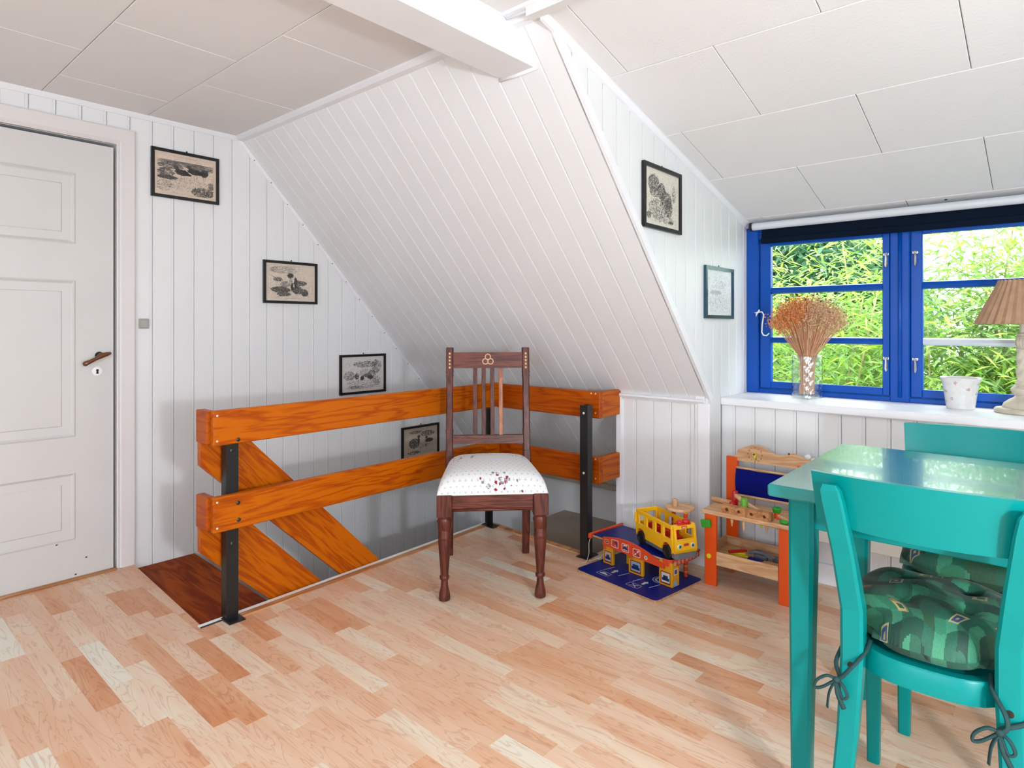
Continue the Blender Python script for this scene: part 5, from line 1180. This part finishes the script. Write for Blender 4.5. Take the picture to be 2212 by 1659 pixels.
m = MB(); m.tube([(-.05, .004, .02), (-.02, .012, .03), (.02, -.004, .03), (.06, -.010, .02)], [.006, .008, .007, .006], 8); m.tube([(-.05, -.008, .02), (-.02, -.012, .032), (.02, .004, .03), (.06, .010, .02)], [.006, .008, .007, .006], 8); m.cbox(-.03, .03, -.01, .01, 0, .022, c=.004); m.build('jaws', 'greyp', t, 40)
t = toy('toy_file', 'grey toy file lying along the back of the workbench tray', 'toy tool', (2.425, 2.735, TZ), -6); m = MB(); m.cbox(-.05, .05, -.012, .012, 0, .022, c=.003); m.build('file_body', 'greyp', t)
t = toy('toy_wrench', 'flat green toy wrench leaning in the right end of the workbench tray', 'toy tool', (2.41, 2.645, TZ), -4); m = MB(); m.cbox(-.035, .035, -.014, .014, 0, .018, c=.006); m.ell((.03, 0, .012), (.022, .018, .012), 12); m.build('wrench_body', 'green', t)

# ================================================================== garden outside
m = MB(); m.box(-14, 26, 3.6, 60, -2.9, -2.75); struct('ground_garden', m, 'grass')
def leaves(mb, n, pos, ln, wd, cols, rg, droop=.6):
    for _ in range(n):
        p = Vector(pos()); a = rg.random() * 6.283; e = rg.uniform(-.9, .25) * droop; d = Vector((math.cos(a) * math.cos(e), math.sin(a) * math.cos(e), math.sin(e))); s_ = d.cross(Vector((rg.uniform(-.4, .4), rg.uniform(-.4, .4), 1))).normalized()
        l_ = ln * rg.uniform(.6, 1.2); w_ = wd * rg.uniform(.7, 1.2); c = rg.choice(cols); f = rg.uniform(.8, 1.2); mb.col = tuple(min(1, x * f) for x in c[:3]) + (1,)
        mb.add([p, p + d * l_ * .4 + s_ * w_, p + d * l_ - Vector((0, 0, l_ * .18)), p + d * l_ * .4 - s_ * w_], [(0, 1, 2, 3)])
GC = [C4(x) for x in ('a6c24a', '8fb94c', 'bccd62', '7dab4a', 'b4c972', '96bb66')]
PALE = [C4(x) for x in ('93b97a', 'a8c27c', '7bab76', 'a2bd8a', '88b958')]
rg = random.Random(77)
def bamboo(x, y, h_, n, cols, label, spread=.55, canes=7, lean=.0):
    t = thing('bamboo_plant', label, 'bamboo', (x, y, -2.75), 0, 'bamboo beyond the window'); ml = MB()
    tips = []
    for k in range(canes):
        a = rg.random() * 6.283; bx0, by0 = rg.uniform(-.25, .25), rg.uniform(-.2, .2); tx, ty = bx0 + rg.uniform(-spread, spread) + lean, by0 + rg.uniform(-.3, .3); hh = h_ * rg.uniform(.8, 1.05)
        P = [(bx0, by0, 0), (bx0 + (tx - bx0) * .25, by0 + (ty - by0) * .25, hh * .4), (bx0 + (tx - bx0) * .6, by0 + (ty - by0) * .6, hh * .75), (tx, ty, hh)]
        m = MB(); m.tube(P, [.016, .014, .010, .004], 6); m.build('cane', 'bark', t, True)
        tips.append(P)
    def pos():
        P = rg.choice(tips); q = 1 + rg.random() * 2; i = min(2, int(q)); f = q - i; c = [P[i][j] + (P[min(3, i + 1)][j] - P[i][j]) * f for j in range(3)]
        return (c[0] + rg.gauss(0, .26), c[1] + rg.gauss(0, .2), c[2] + rg.gauss(0, .2))
    leaves(ml, int(n * 2.6), pos, .125, .0100, cols, rg); ml.build('foliage', 'leaf', t, kind='stuff', fix=False); return t
LBL = 'tall leafy yellow-green bamboo clump in the garden outside the window'
for x, y, h_, n in ((.7, 5.3, 4.3, 3800), (1.7, 4.9, 4.0, 3800), (2.5, 5.1, 4.5, 4600), (3.2, 5.0, 4.3, 4200), (4.0, 5.3, 4.3, 3600), (.3, 6.3, 4.2, 4200), (1.5, 6.4, 4.0, 4200), (2.7, 6.6, 4.2, 4000), (3.9, 6.8, 4.1, 3600), (5.2, 6.2, 4.2, 2600)): bamboo(x, y, h_, n, PALE + GC if y > 5.6 else GC + PALE[:2], LBL)
def tree(name, label, x, y, zc, rx, rz_, n, cols):
    t = thing(name, label, 'tree', (x, y, -2.75)); m = MB(); m.tube([(0, 0, 0), (.1, 0, (zc + 2.75) * .5), (0, .1, zc + 2.75)], [.22, .18, .08], 8); m.build('trunk', 'trunk', t, True)
    ml = MB()
    def pos():
        while True:
            p = [rg.uniform(-1, 1) for _ in range(3)]
            d = sum(q * q for q in p)
            if .25 < d < 1 + .2 * math.sin(p[0] * 9) * math.sin(p[2] * 8): return (p[0] * rx, p[1] * rx, p[2] * rz_ + zc + 2.75)
    leaves(ml, n, pos, .34, .06, cols, rg, 1.2); ml.build('crown', 'leaf', t, kind='stuff', fix=False); return t
DK = [C4(x) for x in ('3f6947', '4d7854', '5d8660', '385f42', '6a9268')]
tree('garden_tree', 'dark bluish green tree far behind the bamboo', -1.9, 15.5, .8, 3.3, 3.3, 26000, DK)
tree('garden_tree', 'mid green tree standing beside the dark tree in the far garden', 3.9, 19, -1.2, 2.9, 2.4, 16000, DK + GC[:2])
tree('garden_tree', 'low pale green tree at the right of the far garden', 9.8, 17, -1.6, 3.2, 2.0, 9000, PALE + DK[:2])
